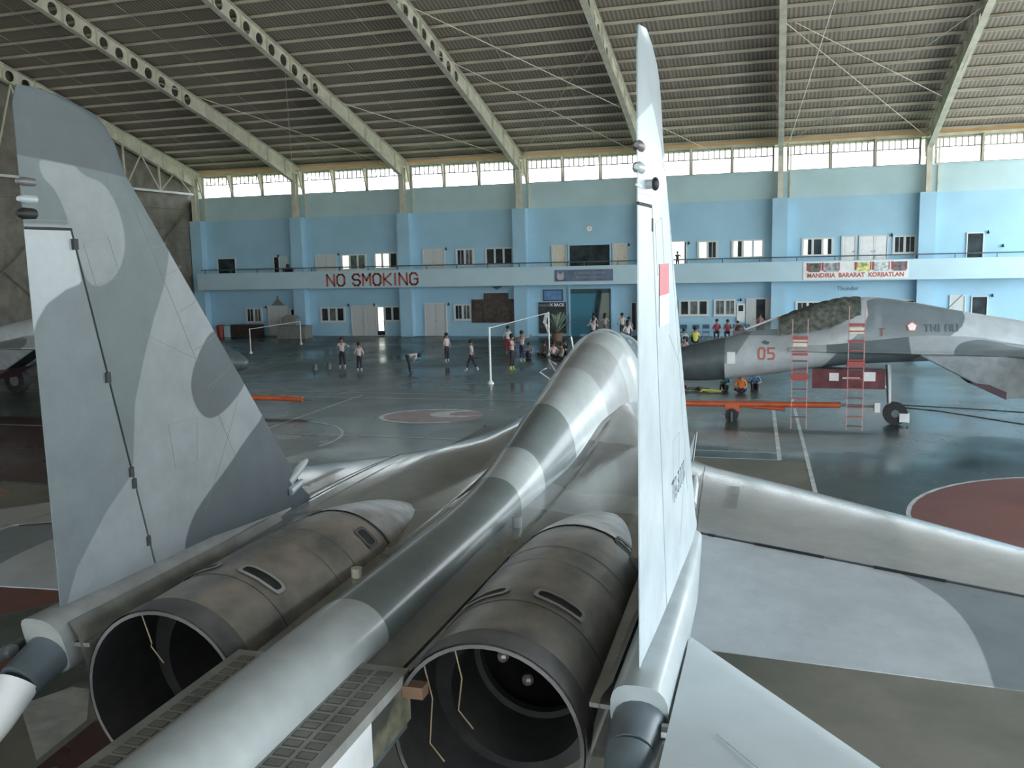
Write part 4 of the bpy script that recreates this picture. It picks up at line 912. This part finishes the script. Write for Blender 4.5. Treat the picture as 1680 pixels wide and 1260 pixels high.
        for i in range(61):
            z = 2.36+(5.13-2.36)*i/60; ring = []
            yh = hinge(z)-.022; y0 = te(z)
            for j in range(25): y = y0+(yh-y0)*j/24; ring.append((X+th(y, z), y, z))
            for j in range(24, -1, -1): y = y0+(yh-y0)*j/24; ring.append((X-th(y, z), y, z))
            R.append(ring)
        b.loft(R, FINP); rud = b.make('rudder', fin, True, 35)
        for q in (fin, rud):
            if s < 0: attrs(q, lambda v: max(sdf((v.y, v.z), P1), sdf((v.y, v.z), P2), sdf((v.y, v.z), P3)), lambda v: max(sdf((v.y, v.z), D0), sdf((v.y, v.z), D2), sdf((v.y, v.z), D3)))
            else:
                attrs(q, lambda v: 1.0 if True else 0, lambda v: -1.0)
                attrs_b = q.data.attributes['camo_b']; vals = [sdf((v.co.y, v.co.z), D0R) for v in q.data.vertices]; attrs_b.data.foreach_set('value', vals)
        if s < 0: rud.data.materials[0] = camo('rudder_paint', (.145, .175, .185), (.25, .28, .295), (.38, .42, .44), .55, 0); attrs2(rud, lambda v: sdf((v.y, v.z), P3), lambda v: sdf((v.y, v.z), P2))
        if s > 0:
            for q in (fin, rud): q.data.materials[0] = camo('fin_paint_right_lit', MID, (.47, .54, .575), (.24, .29, .31), .42, .2)  # right fin colour lightened to carry the stronger light on it
        # seams
        b = MB(); b.tube([(X, hinge(z)-.011, z) for z in (2.55, 3.2, 4.0, 5.0, 5.14)], .026, seamm, 6); b.tube([(X, 5.2, 5.14), (X, 5.6, 5.14)], .010, seamm, 6); b.make('hinge_gap', rud)
        for z in (5.03, 4.0, 3.2, 3.1, 2.58):
            b = MB(); y = hinge(z)-.02; hw_ = .05 if s < 0 else .03; b.box(X-hw_, X+hw_, y-.025, y+.02, z-.04, z+.04, seamm); b.make('hinge_bracket', rud)
        # panel rivet lines and access panel on both faces
        fine = mat('fine_rivet_line', (.19, .205, .21), .6) if s < 0 else mat('fine_rivet_line_pale', (.38, .43, .45), .6)
        b = MB()
        for sd in (-1, 1):
            def L(p, q_, r=.0025):
                pts = [(p[0]+(q_[0]-p[0])*k/8, p[1]+(q_[1]-p[1])*k/8) for k in range(9)]; b.tube([(X+sd*(th(y, z)+.0005), y, z) for y, z in pts], r, fine, 4)
            for (a, c) in (((5.71, 5.04), (5.97, 5.09)), ((5.97, 5.09), (6.07, 4.78)), ((6.07, 4.78), (5.8, 4.72)), ((5.8, 4.72), (5.71, 5.04)), ((6.2, 5.55), (7.5, 2.9)), ((6.35, 5.4), (6.5, 5.2)), ((6.45, 5.0), (6.72, 5.05)), ((6.55, 4.75), (6.9, 4.85)), ((6.75, 4.45), (7.1, 4.55)), ((6.95, 4.1), (7.35, 4.22)), ((7.1, 3.75), (7.6, 3.92)), ((6.3, 4.3), (7.0, 4.0)), ((6.5, 3.5), (6.9, 3.5)), ((6.9, 3.5), (6.85, 3.1)), ((6.5, 3.5), (6.55, 3.1)), ((6.55, 3.1), (6.85, 3.1)), ((5.22, 5.2), (5.6, 5.2)), ((6.0, 5.58), (6.05, 5.42)), ((6.05, 5.42), (6.2, 5.4)), ((7.6, 3.6), (6.9, 2.6))): L(a, c)
        b.make('panel_seam', fin)
        # warning pods on trailing edge
        for (y, z, r, mm) in ((5.19, 5.46, .030, rimm), (5.19, 5.34, .032, lightp), (5.17, 5.24, .038 if s < 0 else .012, black if s < 0 else white)):
            b = MB(); b.tube([(X, y+.12, z), (X, y+.02, z), (X, y-.03, z)], [r, r*1.1, r*.5], mm, 10); b.make('warning_sensor', fin, True)
        if s > 0:
            b = MB(); b.tube([(X, 5.42, 5.26), (X+.06, 5.42, 5.26)], .028, lightp, 10); b.ball((X+.07, 5.42, 5.26), .04, black, sx=.6, seg=10); b.make('side_sensor', fin, True)
        if s > 0:
            b = MB(); 
            for (z0, z1, mm) in ((4.585, 4.79, redw), (4.385, 4.585, white)):
                v = [b.bm.verts.new((X+th(y, z)+.004, y, z)) for y, z in ((5.86, z0), (6.3, z0), (6.3, z1), (5.86, z1))]; b.face(v, mm)
            b.make('flag', fin, fix=False)
            tt = text('serial_number', 'TS-3003', .24, mat('serial_grey', (.36, .41, .43), .6), fin, (X+th(7, 3.1)+.006, 6.85, 3.12), (PI/2, 0, PI/2), ext=.002)
        # scoop at the leading edge root
        b = MB(); b.tube([(X-s*.0, 8.45, 2.5), (X, 8.75, 2.62), (X, 8.88, 2.66)], [.06, .055, .03], lightp, 10); b.tube([(X-s*.05, 8.4, 2.42), (X-s*.05, 8.68, 2.47)], [.05, .03], lightp, 8); b.make('root_scoop', fin, True)
        # stabilator
        b = MB(); R = []
        for i in range(31):
            t = i/30; x = 2.36+t*2.55; y1 = 6.45-1.28*(x-2.21)+0*t; y0 = 3.6-.42*t*2.5/2.5*3; tm = .06-.04*t; ring = []
            if i > 27: y1 -= (i-27)*.08
            for j in range(21): u = j/20; ring.append((s*x, y0+(y1-y0)*u, 2.13-.02*t+tm*math.sqrt(max(0, 1-u))*u**.5*1.6+.003))
            for j in range(19, 0, -1): u = j/20; ring.append((s*x, y0+(y1-y0)*u, 2.13-.02*t-tm*math.sqrt(max(0, 1-u))*u**.5*1.6-.003))
            R.append(ring)
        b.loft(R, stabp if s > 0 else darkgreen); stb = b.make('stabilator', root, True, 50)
        b = MB(); b.tube([(s*2.32, 4.9, 2.13), (s*2.45, 4.9, 2.13)], .05, steel, 10); b.make('pivot', stb)
        b = MB(); b.tube([(s*(2.36+.9*k/10), 5.75-1.28*.9*k/10-.55-.0*k, 2.13+.052) for k in range(3, 11)], .003, mat('stab_seam', (.3, .33, .34), .6), 4); b.make('panel_seam', stb)
    # --- landing gear
    if True:
        b = MB(); b.tube([(0, 14.55, .32), (0, 14.62, 1.7)], [.05, .075], steel, 10); b.tube([(0, 14.6, 1.0), (0, 15.3, 1.6)], .03, steel, 8); ng = b.make('nose_gear_strut', root, True)
        b = MB(); b.tube([(-.09, 14.4, .32), (.09, 14.4, .32)], .32, rubber, 24); nw = b.make('nose_wheel', root, True, 40)
        b = MB(); b.tube([(-.1, 14.4, .32), (.1, 14.4, .32)], .11, darkp, 16); b.make('wheel_hub', nw, True, 40)
        b = MB(); b.box(-.16, .16, 14.04, 14.08, .08, .36, white); b.box(-.17, -.15, 14.06, 14.3, .10, .34, white); b.make('mudguard', root)
        b = MB(); b.tube([(0, 14.55, .45), (0, 14.45, .32)], .04, chromem, 8); b.make('axle_fork', ng)
        for s in (-1, 1):
            b = MB(); b.tube([(s*2.0, 9.4, .5), (s*1.9, 9.5, 2.1)], [.07, .09], steel, 10); b.make('main_gear_strut', root, True)
            b = MB(); b.tube([(s*2.0-.16, 9.4, .5), (s*2.0+.16, 9.4, .5)], .5, rubber, 28); mw = b.make('main_wheel', root, True, 40)
            b = MB(); b.tube([(s*2.0-.17, 9.4, .5), (s*2.0+.17, 9.4, .5)], .22, steel, 16); b.make('wheel_hub', mw, True, 40)
    if not main:
        b = MB(); b.box(-.62, -.58, 14.75, 16.65, 1.08, 1.62, mat('maroon_cover', (.13, .03, .035), .6, noise=.3), Matrix.Translation((0, 0, 0)) @ Matrix.Rotation(0, 4, 'X')); gd = b.make('gear_bay_cover', root); gd['label'] = 'maroon cover with white labels'
        b = MB(); b.box(-.63, -.62, 15.0, 15.3, 1.3, 1.55, white); b.box(-.63, -.62, 15.95, 16.2, 1.3, 1.52, white); b.box(-.63, -.62, 15.4, 15.85, 1.36, 1.4, white); b.make('white_label', gd)
        b = MB(); b.box(-.57, .57, 14.75, 16.6, 1.45, 1.62, darkp); b.make('gear_bay', root)
    return root
jet = flanker('main')
tag(jet, 'grey camouflaged twin-tail fighter jet in the foreground with empty engine bays', 'jet')
jet2 = flanker('side'); jet2.location = (20.5, 27.0, 0); jet2.rotation_euler = (0, 0, PI/2)
tag(jet2, 'grey fighter jet number 05 with covered canopy, parked side-on at right', 'jet')
jet3 = copy_tree(jet2); jet3.location = (-35.9, 27.0, 0); jet3.rotation_euler = (0, 0, -PI/2)
tag(jet3, 'fighter jet mostly hidden behind the left tail fin, only its dark nose showing', 'jet')
# ------------------------------------------------------------------ ground equipment
def towbar(x, y, rz, lab, L=5.4):
    o = empty('tow_bar', (x, y, 0), rz)
    b = MB(); b.tube([(0, 0, .46), (L, 0, .52)], .085, orange, 12); b.make('main_tube', o, True)
    b = MB(); b.tube([(L, 0, .52), (L+.9, 0, .5)], .035, steel, 8); b.make('shear_rod', o, True)
    b = MB(); b.box(L+.9, L+1.05, -.12, .12, .35, .62, white); b.make('hitch_head', o)
    b = MB(); b.box(2.2, 2.6, -.12, .12, .28, .5, orange); b.tube([(2.4, 0, .45), (3.9, 0, .36)], .05, orange, 8); b.make('axle_bracket', o)
    b = MB(); b.tube([(2.4, -.3, .2), (2.4, .3, .2)], .025, steel, 8); b.make('axle', o)
    for s in (-1, 1): b = MB(); b.tube([(2.4, s*.24-.05, .19), (2.4, s*.24+.05, .19)], .19, rubber, 20); b.make('wheel', o, True, 40)
    b = MB(); b.tube([(2.4, -.35, .3), (2.4, -.35, .02)], .03, darkp, 6); b.make('jack_leg', o)
    b = MB(); b.tube([(0, 0, .46), (-.35, 0, .44)], .04, steel, 8); b.make('towing_eye', o)
    return tag(o, lab, 'tow bar')
towbar(-.75, 27.0, 0, 'orange tow bar reaching to the nose wheel of jet 05')
towbar(-12.05, 26.2, PI, 'orange tow bar on the floor beyond the left tail fin')
def ladder(x, y, zt, zb, lab):
    o = empty('boarding_ladder', (x, y, 0)); w = .2
    pale = mat('ladder_rail', (.45, .27, .26), .5)
    for s in (-1, 1): b = MB(); b.box(s*w-.012, s*w+.012, -.02, .02, 0.0, zt+.5, pale); b.make('rail', o)
    z = zb; k = 0
    while z < zt:
        mm = red if k % 3 else mat('rung_brown', (.12, .06, .05), .5)
        b = MB(); b.box(-w, w, -.025, .025, z, z+.035, mm); b.make('rung', o); z += .26; k += 1
    b = MB(); b.box(-w, w, -.03, .03, zt-.05, zt+.03, red); b.box(-w, w, -.03, .03, zt-.5, zt-.44, red); b.box(-w+.02, w-.02, -.02, -.0, zt-.25, zt-.08, cream); b.make('top_step', o)
    b = MB(); b.box(-w-.03, w+.03, -.04, .04, zt-1.15, zt-1.0, red); b.make('red_plate', o)
    return tag(o, lab, 'ladder')
ladder(3.5, 25.9, 2.55, .32, 'red runged boarding ladder, the left one against jet 05'); ladder(4.95, 25.9, 2.9, .1, 'red runged boarding ladder, the right one against jet 05')
# nets
def net(posts, h, lab, r, netted=True):
    o = empty('net', (*posts[0], 0)); a = Vector((0, 0)); c = Vector(posts[1])-Vector(posts[0])
    for p, hh in ((a, h[0]), (c, h[1])):
        b = MB(); b.tube([(p.x, p.y, .03), (p.x, p.y, hh)], r, white, 8); q = b.make('post', o, True); b = MB(); b.tube([(p.x, p.y, 0), (p.x, p.y, .05), (p.x, p.y, .14)], [r*3.4, r*3, r*1.2], white, 12); b.make('base', q, True)
    b = MB(); b.tube([(a.x, a.y, h[0]-.04), (c.x, c.y, h[1]-.04)], .018, white, 6); b.make('top_cord', o)
    if netted:
        b = MB(); n = 10
        for k in range(n): b.tube([(c.x+.05*math.sin(k*2), c.y-.05-.06*k, h[1]-.06), (c.x-.12+.04*math.cos(k*3), c.y-.2-.05*k, h[1]-.5), (c.x-.05+.05*math.sin(k), c.y-.1, h[1]-1.1+.05*k)], .012, white, 4)
        b.make('gathered_net', o)
    return tag(o, lab, 'net')
net([(-7.95, 33.66), (-8.2, 44.2)], (2.25, 2.2), 'volleyball net bunched on tall white posts in front of the scoreboard', .042)
net([(-25.3, 44.0), (-25.15, 49.3)], (1.4, 1.45), 'low empty net frame with white posts near the grey booth', .03, False)
# parts lying on floor
for i, (x, y) in enumerate(((-17.6, 37.2), (-17.1, 37.6))):
    b = MB(); b.tube([(0, 0, 0), (0, 0, .1), (0, 0, .3)], [.13, .12, .07], darkgreen, 12); o = b.make('training_cone', None, True); o.location = (x, y, 0)
    tag(o, ['small dark cone on the court, the left of two', 'small dark cone on the court, the right of two'][i], 'cone', 'dark cones on the court')
for i, (p, lb) in enumerate([([(6.3, 30.6, .012), (9, 29.9, .012), (11.6, 29.0, .012), (15, 28.9, .012)], 'thin dark hose lying on the floor right of the nose wheel, farther one'), ([(6.3, 30.2, .012), (7.6, 29.5, .012), (9.4, 27.6, .012), (11.0, 26.6, .012), (14, 25.2, .012)], 'thin dark hose lying on the floor right of the nose wheel, nearer one')]):
    b = MB(); b.tube(p, .012, darkp, 6); tag(b.make('hose', None, True), lb, 'hose')
# chairs in front of far wall
chm = mat('chair_blue', (.05, .12, .2), .5)
def chair():
    o = empty('folding_chair'); b = MB(); b.box(-.2, .2, -.2, .2, .42, .46, chm); b.make('seat', o); b = MB(); b.box(-.2, .2, .18, .21, .62, .86, chm); b.make('backrest', o)
    for sx_ in (-1, 1):
        for sy_ in (-1, 1): b = MB(); b.tube([(sx_*.18, sy_*.18, .42), (sx_*.18, sy_*.2, 0)], .012, steel, 6); b.make('leg', o)
        b = MB(); b.tube([(sx_*.18, .19, .44), (sx_*.18, .2, .8)], .012, steel, 6); b.make('back_post', o)
    return o
ch0 = chair(); CH = [(-3.6, 52.9), (-3.0, 53.0), (-2.4, 53.1), (-1.7, 53.1), (-1.1, 53.2), (-.5, 53.3), (.1, 53.3), (.6, 53.3), (1.15, 53.4)]
for i, (x, y) in enumerate(CH):
    o = ch0 if i == 0 else copy_tree(ch0); o.location = (x, y, 0); o.rotation_euler.z = .1*math.sin(i*2)
    tag(o, '%s folding chair in the row right of the tall fin' % ['first', 'second', 'third', 'fourth', 'fifth', 'sixth', 'seventh', 'eighth', 'ninth'][i], 'chair', 'chairs along the far wall')
b = MB(); o = empty('potted_palm', (-9.7, 52.2, 0)); o.scale = (1.5, 1.5, 1.35); b.tube([(0, 0, 0), (0, 0, .35)], [.18, .24], mat('pot', (.2, .12, .08), .7), 14); b.make('pot', o)
b = MB(); leafm = mat('palm_leaf', (.26, .33, .25), .6); random.seed(5)
for k in range(34):
    a = random.uniform(0, 2*PI); L = random.uniform(.5, 1.0); up_ = random.uniform(.3, 1.1); d = Vector((math.cos(a), math.sin(a), 0)); sd = Vector((-d.y, d.x, 0)); pv = None
    for j in range(6):
        t = j/5; c = d*L*t+Vector((0, 0, .35+up_*math.sin(t*2.2)*.9)); w = .04*math.sin(PI*min(1, t+.15)); q = [b.bm.verts.new(c+sd*w), b.bm.verts.new(c-sd*w)]
        if pv: b.face([pv[0], q[0], q[1], pv[1]], leafm)
        pv = q
b.make('leaves', o, fix=False); tag(o, 'bushy potted palm in front of the dark poster by the stairwell', 'plant')
# ------------------------------------------------------------------ PEOPLE
skin = mat('skin', (.30, .17, .11), .6)
hairm = mat('hair_black', (.012, .011, .012), .6)
def cmat(c): return mat('cloth_%d_%d_%d' % tuple(int(v*100) for v in c), c, .8)
WHT, BLK, RED_, NAVY, PINK, ORG, YEL, BLU, GRYC, CYN = (.52, .46, .45), (.02, .02, .025), (.32, .03, .05), (.03, .035, .08), (.5, .38, .37), (.75, .2, .03), (.55, .5, .1), (.08, .22, .42), (.25, .25, .26), (.05, .2, .25)
POSES = {
 'stand': dict(pel=(0, 0, .53), ch=(0, 0, .73), nk=(0, 0, .83), hd=(0, .01, .93), kn=[(-.055, .01, .28), (.055, 0, .28)], ft=[(-.065, 0, .03), (.065, -.01, .03)], el=[(-.15, 0, .66), (.15, 0, .66)], hn=[(-.16, .03, .52), (.16, .03, .52)]),
 'hips': dict(pel=(0, 0, .53), ch=(0, 0, .73), nk=(0, 0, .83), hd=(0, .01, .93), kn=[(-.06, .01, .28), (.06, 0, .28)], ft=[(-.08, 0, .03), (.09, -.03, .03)], el=[(-.22, -.02, .69), (.15, .06, .68)], hn=[(-.13, .05, .80), (.10, .12, .74)]),
 'walk': dict(pel=(0, 0, .51), ch=(0, .01, .72), nk=(0, .01, .82), hd=(0, .03, .92), kn=[(-.05, .10, .29), (.05, -.04, .28)], ft=[(-.05, .17, .04), (.05, -.19, .05)], el=[(-.14, -.07, .66), (.14, .06, .66)], hn=[(-.13, -.08, .54), (.12, .14, .58)]),
 'bend': dict(pel=(0, -.06, .52), ch=(0, .13, .60), nk=(0, .22, .58), hd=(0, .29, .52), kn=[(-.06, -.02, .28), (.06, -.02, .28)], ft=[(-.07, -.02, .03), (.07, -.02, .03)], el=[(-.13, .17, .47), (.13, .17, .47)], hn=[(-.10, .10, .35), (.10, .10, .35)]),
 'sit': dict(pel=(0, 0, .085), ch=(0, -.03, .27), nk=(0, -.02, .37), hd=(0, 0, .47), kn=[(-.15, .20, .13), (.15, .20, .13)], ft=[(.05, .22, .04), (-.05, .27, .04)], el=[(-.15, .04, .2), (.15, .04, .2)], hn=[(-.09, .17, .14), (.09, .17, .14)]),
 'kneesup': dict(pel=(0, 0, .085), ch=(0, -.02, .27), nk=(0, 0, .37), hd=(0, .03, .46), kn=[(-.07, .22, .27), (.07, .22, .27)], ft=[(-.07, .32, .03), (.07, .32, .03)], el=[(-.15, .08, .22), (.15, .08, .22)], hn=[(-.07, .24, .22), (.07, .24, .22)]),
 'chairsit': dict(pel=(0, 0, .33), ch=(0, -.01, .52), nk=(0, 0, .62), hd=(0, .02, .72), kn=[(-.07, .25, .33), (.07, .25, .33)], ft=[(-.07, .26, .04), (.07, .28, .04)], el=[(-.15, .03, .46), (.15, .03, .46)], hn=[(-.07, .17, .39), (.07, .17, .39)]),
 'lie': dict(pel=(0, 0, .07), ch=(0, .2, .09), nk=(0, .3, .11), hd=(0, .4, .13), kn=[(-.06, -.25, .07), (.06, -.25, .07)], ft=[(-.07, -.5, .04), (.07, -.5, .04)], el=[(-.16, .28, .05), (.16, .28, .05)], hn=[(-.1, .42, .05), (.1, .42, .05)]),
 'point': dict(pel=(0, 0, .53), ch=(0, 0, .73), nk=(0, 0, .83), hd=(0, .01, .93), kn=[(-.06, .01, .28), (.06, 0, .28)], ft=[(-.08, 0, .03), (.08, -.01, .03)], el=[(-.15, 0, .66), (.2, .06, .80)], hn=[(-.10, .1, .68), (.3, .14, .87)])}
def person(pose, H, x, y, rz, shirt, pants, shoe, lab, hair='short', group=None, sleeve=True, long_hair=False):
    P = POSES[pose]; root = empty('person', (x, y, 0), rz)
    V = []; E_ = []; R_ = []; Z = []
    def add(p, r, zone, par=None):
        V.append(Vector(p)*H); R_.append((r[0]*H, r[1]*H)); Z.append(zone)
        if par is not None: E_.append((par, len(V)-1))
        return len(V)-1
    pel, ch, nk, hd = [Vector(P[k]) for k in ('pel', 'ch', 'nk', 'hd')]
    i0 = add(pel, (.082, .062), 'p'); w = add(pel.lerp(ch, .4), (.074, .055), 's', i0); c = add(ch, (.09, .062), 's', w); n_ = add(nk, (.032, .032), 'k', c)
    h0 = add(nk.lerp(hd, .4), (.042, .048), 'k', n_); h1 = add(hd, (.056, .066), 'k', h0); h2 = add(hd+(hd-nk).normalized()*.045, (.035, .042), 'k', h1)
    up = (nk-pel).normalized()
    for s in (0, 1):
        sg = (-1, 1)[s]; side = Vector((sg, 0, 0))
        hp = add(pel+side*.045-up*.03, (.058, .058), 'p', i0); kn = Vector(P['kn'][s]); ft = Vector(P['ft'][s]); a = Vector(V[hp])/H
        th_ = add(a.lerp(kn, .45), (.052, .052), 'p', hp); k = add(kn, (.037, .037), 'p', th_); cf = add(kn.lerp(ft, .4), (.036, .038), 'p', k); an = add(ft+Vector((0, 0, .015)), (.024, .024), 'f', cf); toe = add(ft+Vector((0, .07, -.008)), (.022, .018), 'f', an)
        sh = add(nk+side*.085-up*.035, (.034, .034), 's', c); el = Vector(P['el'][s]); hn = Vector(P['hn'][s]); e1 = add(el, (.025, .025), 's' if sleeve else 'k', sh); wr = add(el.lerp(hn, .85), (.018, .018), 'k', e1); d = (hn-el).normalized()
        pm = add(hn+d*.02, (.019, .012), 'k', wr)
    me = bpy.data.meshes.new('body'); me.from_pydata(V, E_, []); o = bpy.data.objects.new('body', me); COL.objects.link(o)
    md = o.modifiers.new('skin', 'SKIN'); md.use_smooth_shade = True
    for i, r in enumerate(R_): me.skin_vertices[0].data[i].radius = r
    me.skin_vertices[0].data[0].use_root = True
    sb = o.modifiers.new('sub', 'SUBSURF'); sb.levels = 1; sb.render_levels = 1
    bpy.context.view_layer.update(); dg = bpy.context.evaluated_depsgraph_get(); m2 = bpy.data.meshes.new_from_object(o.evaluated_get(dg)); bpy.data.objects.remove(o); bpy.data.meshes.remove(me)
    zs = {'s': 0, 'p': 1, 'k': 2, 'f': 3}; m2.materials.clear()
    for mm in (cmat(shirt), cmat(pants), skin, cmat(shoe)): m2.materials.append(mm)
    for pl in m2.polygons:
        cc = pl.center
        def par_(e_): d_ = V[e_[1]]-V[e_[0]]; return (cc-V[e_[0]]).dot(d_)/max(1e-9, d_.length_squared)
        def dist_(e_): return (cc-(V[e_[0]]+(V[e_[1]]-V[e_[0]])*max(0, min(1, par_(e_))))).length
        best = min(E_, key=dist_); t = par_(best)
        pl.material_index = zs[Z[best[1] if t > .35 else best[0]]]; pl.use_smooth = True
    bo = bpy.data.objects.new('body', m2); COL.objects.link(bo); bo.parent = root
    fw = Vector((0, 1, 0)); hdw = hd*H
    hb = MB(); hb.ball(hdw+Vector((0, -.012, .02))*H, .067*H, hairm, sx=.98, sy=1.08, sz=1.0, seg=12)
    if long_hair: hb.ball(hdw+Vector((0, -.045, -.05))*H, .06*H, hairm, sx=.85, sy=.6, sz=1.7, seg=10)
    hb.make('hair', root, True)
    fb_ = MB()
    for sg in (-1, 1): fb_.ball(hdw+Vector((sg*.022, .062, .0))*H, .007*H, black, seg=6)
    fb_.make('eyes', root); fb_ = MB(); fb_.ball(hdw+Vector((0, .068, -.014))*H, .009*H, skin, sz=1.5, seg=6); fb_.make('nose', root)
    return tag(root, lab, 'person', group)
S = WHT
person('hips', 1.48, -16.5, 37.8, PI+.3, S, BLK, (.5, .5, .5), 'person in white shirt and black trousers raising a hand, leftmost on the court')
person('stand', 1.33, -15.15, 36.8, .2, S, BLK, (.5, .5, .5), 'person in white shirt seen from behind, second from the left on the court', group=None)
person('bend', 1.45, -12.6, 36.6, -PI/2+.5, S, BLK, BLK, 'person in white shirt bending over with hands on knees', group=None)
person('stand', 1.44, -12.37, 40.6, -PI/2-.3, S, BLK, (.5, .45, .45), 'person with long black hair standing sideways on the far court', long_hair=True)
person('walk', 1.43, -9.97, 37.3, PI/2, S, BLK, (.5, .5, .5), 'person in white shirt striding left beside the volleyball net', group=None)
person('stand', 1.5, -10.4, 44.3, 0, (.55, .57, .62), RED_, (.3, .2, .2), 'person in white sports shirt and red trousers behind the volleyball post')
person('hips', 1.62, -8.3, 37.9, -PI/2, PINK, BLK, (.4, .45, .08), 'person in pale shirt and yellow shoes right of the near net post')
person('point', 1.5, -8.75, 41.1, -.4, PINK, NAVY, (.35, .4, .12), 'person in pink shirt pointing right beside the volleyball net')
person('hips', 1.55, -7.0, 49.6, 0, S, NAVY, BLK, 'person in white shirt standing left of the jet canopy')
for i, (x, y, ps, sh, pt, lb) in enumerate([(-8.9, 42.9, 'kneesup', GRYC, NAVY, 'seated person in dark grey clothes beside the pointing person'), (-8.3, 43.6, 'sit', (.12, .10, .12), BLK, 'seated person in dark clothes, second in the floor group'), (-7.75, 43.3, 'sit', PINK, BLK, 'seated person in pink near the far net post'), (-7.4, 44.4, 'kneesup', (.02, .06, .05), BLK, 'seated person in dark green right of the far net post'), (-6.6, 44.9, 'sit', CYN, BLK, 'seated person in teal between net post and canopy'), (-6.0, 45.4, 'kneesup', PINK, BLK, 'seated person in pink left of the canopy'), (-7.2, 42.6, 'sit', (.3, .26, .25), BLK, 'seated person in dull beige in front of the floor group')]):
    person(ps, 1.45, x, y, [PI, 2.6, 3.6, 2.9, 3.3, PI, 2.4][i], sh, pt, BLK, lb, group='people sitting on the court by the net')
person('stand', 1.5, -7.9, 54.3, .3, S, NAVY, BLK, 'person in white shirt standing at the foot of the stairs, left one'); person('hips', 1.5, -7.2, 54.2, -.3, S, (.2, .2, .2), BLK, 'person with long hair at the foot of the stairs, right one', long_hair=True)
person('stand', 1.55, -6.05, 53.6, .1, (.55, .5, .45), (.05, .05, .03), BLK, 'person in cream shirt standing right of the stairwell')
person('walk', 1.55, -4.75, 47.6, 0, (.6, .55, .55), NAVY, BLK, 'person in white shirt and dark trousers just left of the tall fin', long_hair=True)
person('stand', 1.45, -5.3, 51.5, .5, GRYC, BLK, BLK, 'person in dark grey clothes behind the white-shirted person near the fin')
for i, (x, y, ps, sh, pt, lb, H) in enumerate([(-3.3, 52.3, 'sit', (.16, .10, .11), BLK, 'person in dull maroon seated on the floor closest to the tall fin', 1.5), (-2.7, 50.3, 'walk', (.55, .48, .47), (.08, .12, .2), 'person in white shirt and jeans walking before the chairs', 1.55), (-1.5, 50.8, 'kneesup', YEL, BLK, 'person in yellow shirt before the chairs', 1.75), (-2.1, 50.6, 'kneesup', (.35, .42, .45), BLK, 'person in pale grey crouching between white and yellow shirts', 1.6), (-2.2, 45.9, 'kneesup', (.5, .15, .08), RED_, 'person in orange red sitting on floor near the dark nose', 1.5), (-1.6, 45.9, 'sit', (.5, .42, .42), PINK, 'person in pale pink sitting on floor near the dark nose', 1.5), (-.45, 52.7, 'chairsit', (.3, .06, .08), BLK, 'person in red on the chairs, left of two reds', 1.55), (.15, 52.7, 'chairsit', (.25, .05, .06), BLK, 'person in dark red on the chairs, right of two reds', 1.5), (.7, 52.8, 'chairsit', (.3, .15, .18), BLK, 'person in dusty pink at the right end of the chairs', 1.4), (1.9, 54.6, 'stand', (.3, .15, .15), BLK, 'person in dull red standing in the open ground floor door', 1.4)]):
    person(ps, H, x, y, [0, .4, .2, 0, 2.5, 2.8, PI, PI, PI, PI][i]+PI*(0), sh, pt, BLK, lb, group=None)
for (x, y, ps, sh, pt, lb, rz, H) in [(1.68, 32.5, 'sit', ORG, NAVY, 'child in bright orange shirt sitting on floor under the nose of jet 05', PI, 1.35), (2.15, 33.2, 'kneesup', BLU, BLK, 'child in blue shirt sitting right of the orange one', PI, 1.4), (1.15, 33.1, 'kneesup', CYN, BLK, 'child in teal shirt sitting left of the orange one', PI-.3, 1.2), (.62, 32.4, 'lie', YEL, YEL, 'child in yellow lying on the floor under the jet nose', PI/2, 1.0), (.1, 32.8, 'lie', (.12, .1, .09), BLK, 'child in brown lying on the floor, furthest left under the nose', PI/2+.2, 1.0)]:
    person(ps, H, x, y, rz, sh, pt, BLK, lb)
person('hips', 1.0, -2.9, YF+.5, PI, (.02, .02, .03), BLK, BLK, 'small person in black on the balcony before the bright doorway').location.z = 4.1
